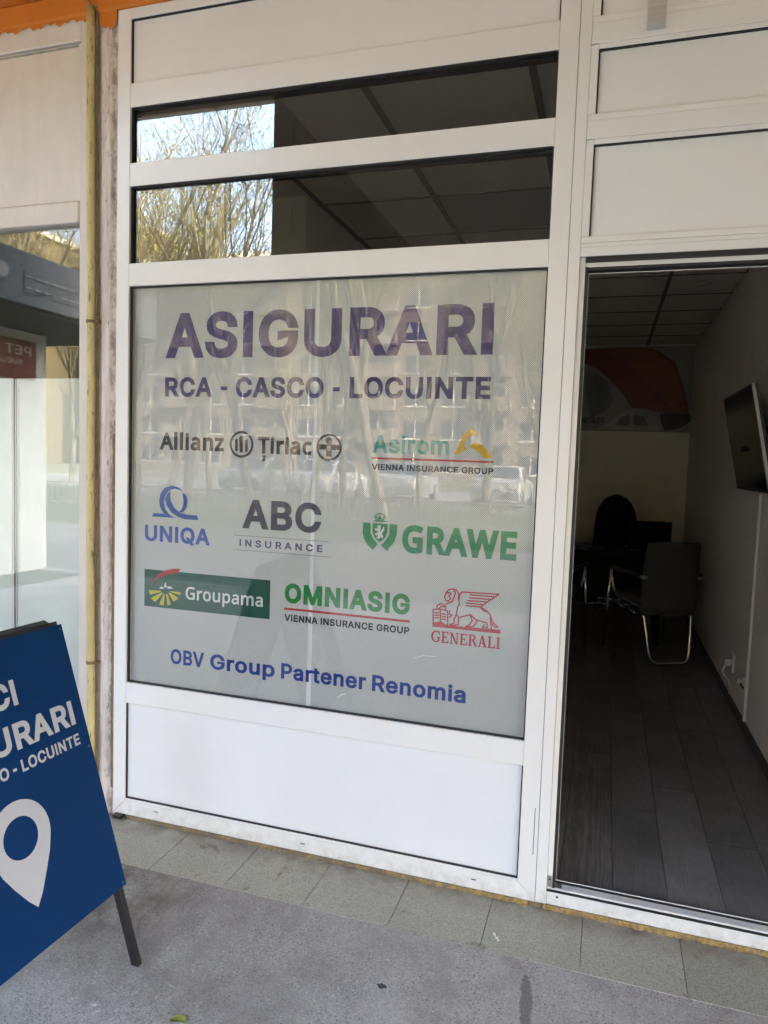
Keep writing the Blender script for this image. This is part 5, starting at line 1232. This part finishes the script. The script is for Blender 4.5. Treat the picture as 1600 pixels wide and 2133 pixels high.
# parked cars
def car(colr, name_c):
    root = thing('parked_car', 'parked car', 'car', (0, 0, GZ))
    paint = mat('car_paint_' + name_c, colr, .25, coat=.8)
    prof = [(-2.05, .30), (-2.08, .62), (-1.95, .86), (-1.2, .95), (-.62, 1.40), (.72, 1.45), (1.45, .98), (2.0, .88), (2.08, .55), (2.02, .28)]
    n = len(prof); m = MB()
    def sec(y, k): return [(x * (1 - .02 * k), y, z - (.03 * k if z < 1.2 else .05 * k)) for x, z in prof]
    rows = [sec(-.86, 1), sec(-.80, 0), sec(.80, 0), sec(.86, 1)]
    # tumblehome: pull in the roof
    for rr in rows:
        for i, (x, y, z) in enumerate(rr):
            if z > 1.2: rr[i] = (x, y * .80, z)
    for rr in rows: m.v += rr
    for a in range(3):
        for i in range(n):
            j = (i + 1) % n
            m.f.append((a * n + i, a * n + j, (a + 1) * n + j, (a + 1) * n + i)); m.m.append(0)
    m.f += [tuple(range(n))[::-1], tuple(range(3 * n, 4 * n))]; m.m += [0, 0]
    obj('body', m, paint, root, False, local=True)
    for s in (-1, 1):
        g_ = MB().add([(-1.02, s * .845, .97), (1.32, s * .845, 1.0), (.70, s * .70, 1.38), (-.58, s * .70, 1.35)], [(0, 1, 2, 3) if s < 0 else (3, 2, 1, 0)])
        obj('side_window', g_, FLATGLASS, root, False, local=True)
        for x in (-1.3, 1.32):
            wh = obj('wheel', MB().disc((x, s * .70, .30), .31, (0, s, 0), .18, 20), BLACKPL, root, False, local=True)
            obj('rim', MB().disc((x, s * .875, .30), .20, (0, s, 0), .02, 16), ALU, wh, False, local=True)
    obj('windscreen', MB().add([(1.40, -.74, 1.03), (1.40, .74, 1.03), (.80, .60, 1.42), (.80, -.60, 1.42)], [(0, 1, 2, 3)]), FLATGLASS, root, False, local=True)
    obj('rear_window', MB().add([(-1.16, .72, 1.0), (-1.16, -.72, 1.0), (-.68, -.60, 1.38), (-.68, .60, 1.38)], [(0, 1, 2, 3)]), FLATGLASS, root, False, local=True)
    for s in (-.6, .6):
        obj('headlight', MB().bevbox(2.0, 2.09, s - .16, s + .16, .66, .80, .02), WHITEPL, root, False, local=True)
        obj('tail_light', MB().bevbox(-2.10, -2.0, s - .14, s + .14, .68, .84, .02), mat('tail_red_%s%d' % (name_c, s > 0), (.4, .02, .02), .3), root, False, local=True)
    return root
for colr, nm, lb, x, y, a in (((.42, .42, .42), 'white', 'white parked car reflected under the middle of the sign', -10.6, -24.0, 92), ((.26, .27, .28), 'silver', 'silver parked car reflected beside the white car', -7.4, -24.1, 89), ((.38, .38, .37), 'cream', 'off-white parked car reflected near the right edge of the sign', -3.6, -24.0, 91), ((.06, .08, .14), 'navy', 'dark blue parked car right of the reflected light cars', -.6, -24.1, 90), ((.16, .17, .17), 'grey', 'dark grey parked car at the left end of the reflected row', -13.6, -24.0, 88)):
    c_ = car(colr, nm); c_.location = (x, y, GZ - .002); c_.rotation_euler = (0, 0, R(a)); c_['label'] = lb; c_['group'] = 'cars parked across the lawn'

# low railing along the lawn
rl = thing('lawn_railing', 'low pale metal railing along the lawn across the way', 'railing', (-12, -12.6, GZ))
RAIL = plain('pale_railing_paint', (.22, .215, .16), .5, .1)
for z in (.12, .62): obj('rail', MB().box(-24, 0, -12.62, -12.59, z, z + .035), RAIL, rl)
pk = MB().box(-.012, .012, -.012, .012, 0, .60).mesh('picket', RAIL)
for i in range(160):
    o = bpy.data.objects.new('picket', pk); C.objects.link(o); o.parent = rl; o.location = Vector((-24 + .15 * i + .07, -12.57, .04)) - Vector(rl.location)

# the pet shop wing that closes the arcade at the left
wg = thing('pet_shop_wing', 'grey canopied shop wing at the left, seen in the neighbour glass', 'building', (-7, -2.5, GZ))
GREYC = plain('grey_canopy_paint', (.20, .215, .225), .7, .1, 2)
obj('canopy', MB().bevbox(-8.5, -5.60, -5.5, -.4, 2.90, 3.42, .01), GREYC, wg)
obj('underside', MB().box(-8.45, -5.65, -5.45, -.45, 2.86, 2.899), plain('dark_soffit', (.06, .06, .06), .8, .1), wg)
obj('wall', MB().box(-8.5, -6.70, -4.78, -.4, GZ, 2.859), plain('white_wing_wall', (.62, .63, .60), .7, .06), wg)
obj('upper_wall', MB().box(-8.5, -7.2, -4.0, -.4, 3.421, 11), PLASTER, wg)
sgp = obj('sign_board', MB().bevbox(-6.698, -6.66, -4.58, -2.6, 2.29, 2.75, .004), plain('red_sign', (.14, .010, .008), .5, .1), wg)
def on_wing(body, y0, y1, zb, cap):
    v2, f2 = text2d(body, y0, y1, zb, cap, 'I', .01)
    mb = MB().add([(-6.6585, y, z) for y, z in v2], f2)
    o = bpy.data.objects.new('lettering', mb.mesh('lettering', WHITEPL)); C.objects.link(o); o.parent = sgp
on_wing('PET LAND', -4.50, -3.45, 2.57, .11)
on_wing('BUCURESTI', -4.36, -3.75, 2.46, .055)
lv = obj('louvre_light', MB().bevbox(-5.62, -5.59, -4.4, -3.3, 3.02, 3.24, .004), GREYC, wg)
for k in range(9):
    obj('louvre', MB().box(-5.588, -5.575, -4.35 + .12 * k, -4.27 + .12 * k, 3.06, 3.075).box(-5.588, -5.575, -4.35 + .12 * k, -4.27 + .12 * k, 3.17, 3.185), WHITEPL, lv)
dm = MB(); dm.disc((-5.60, -2.95, 3.15), .07, (1, 0, 0), .10, 16)
obj('dome_camera', dm, WHITEPL, wg)
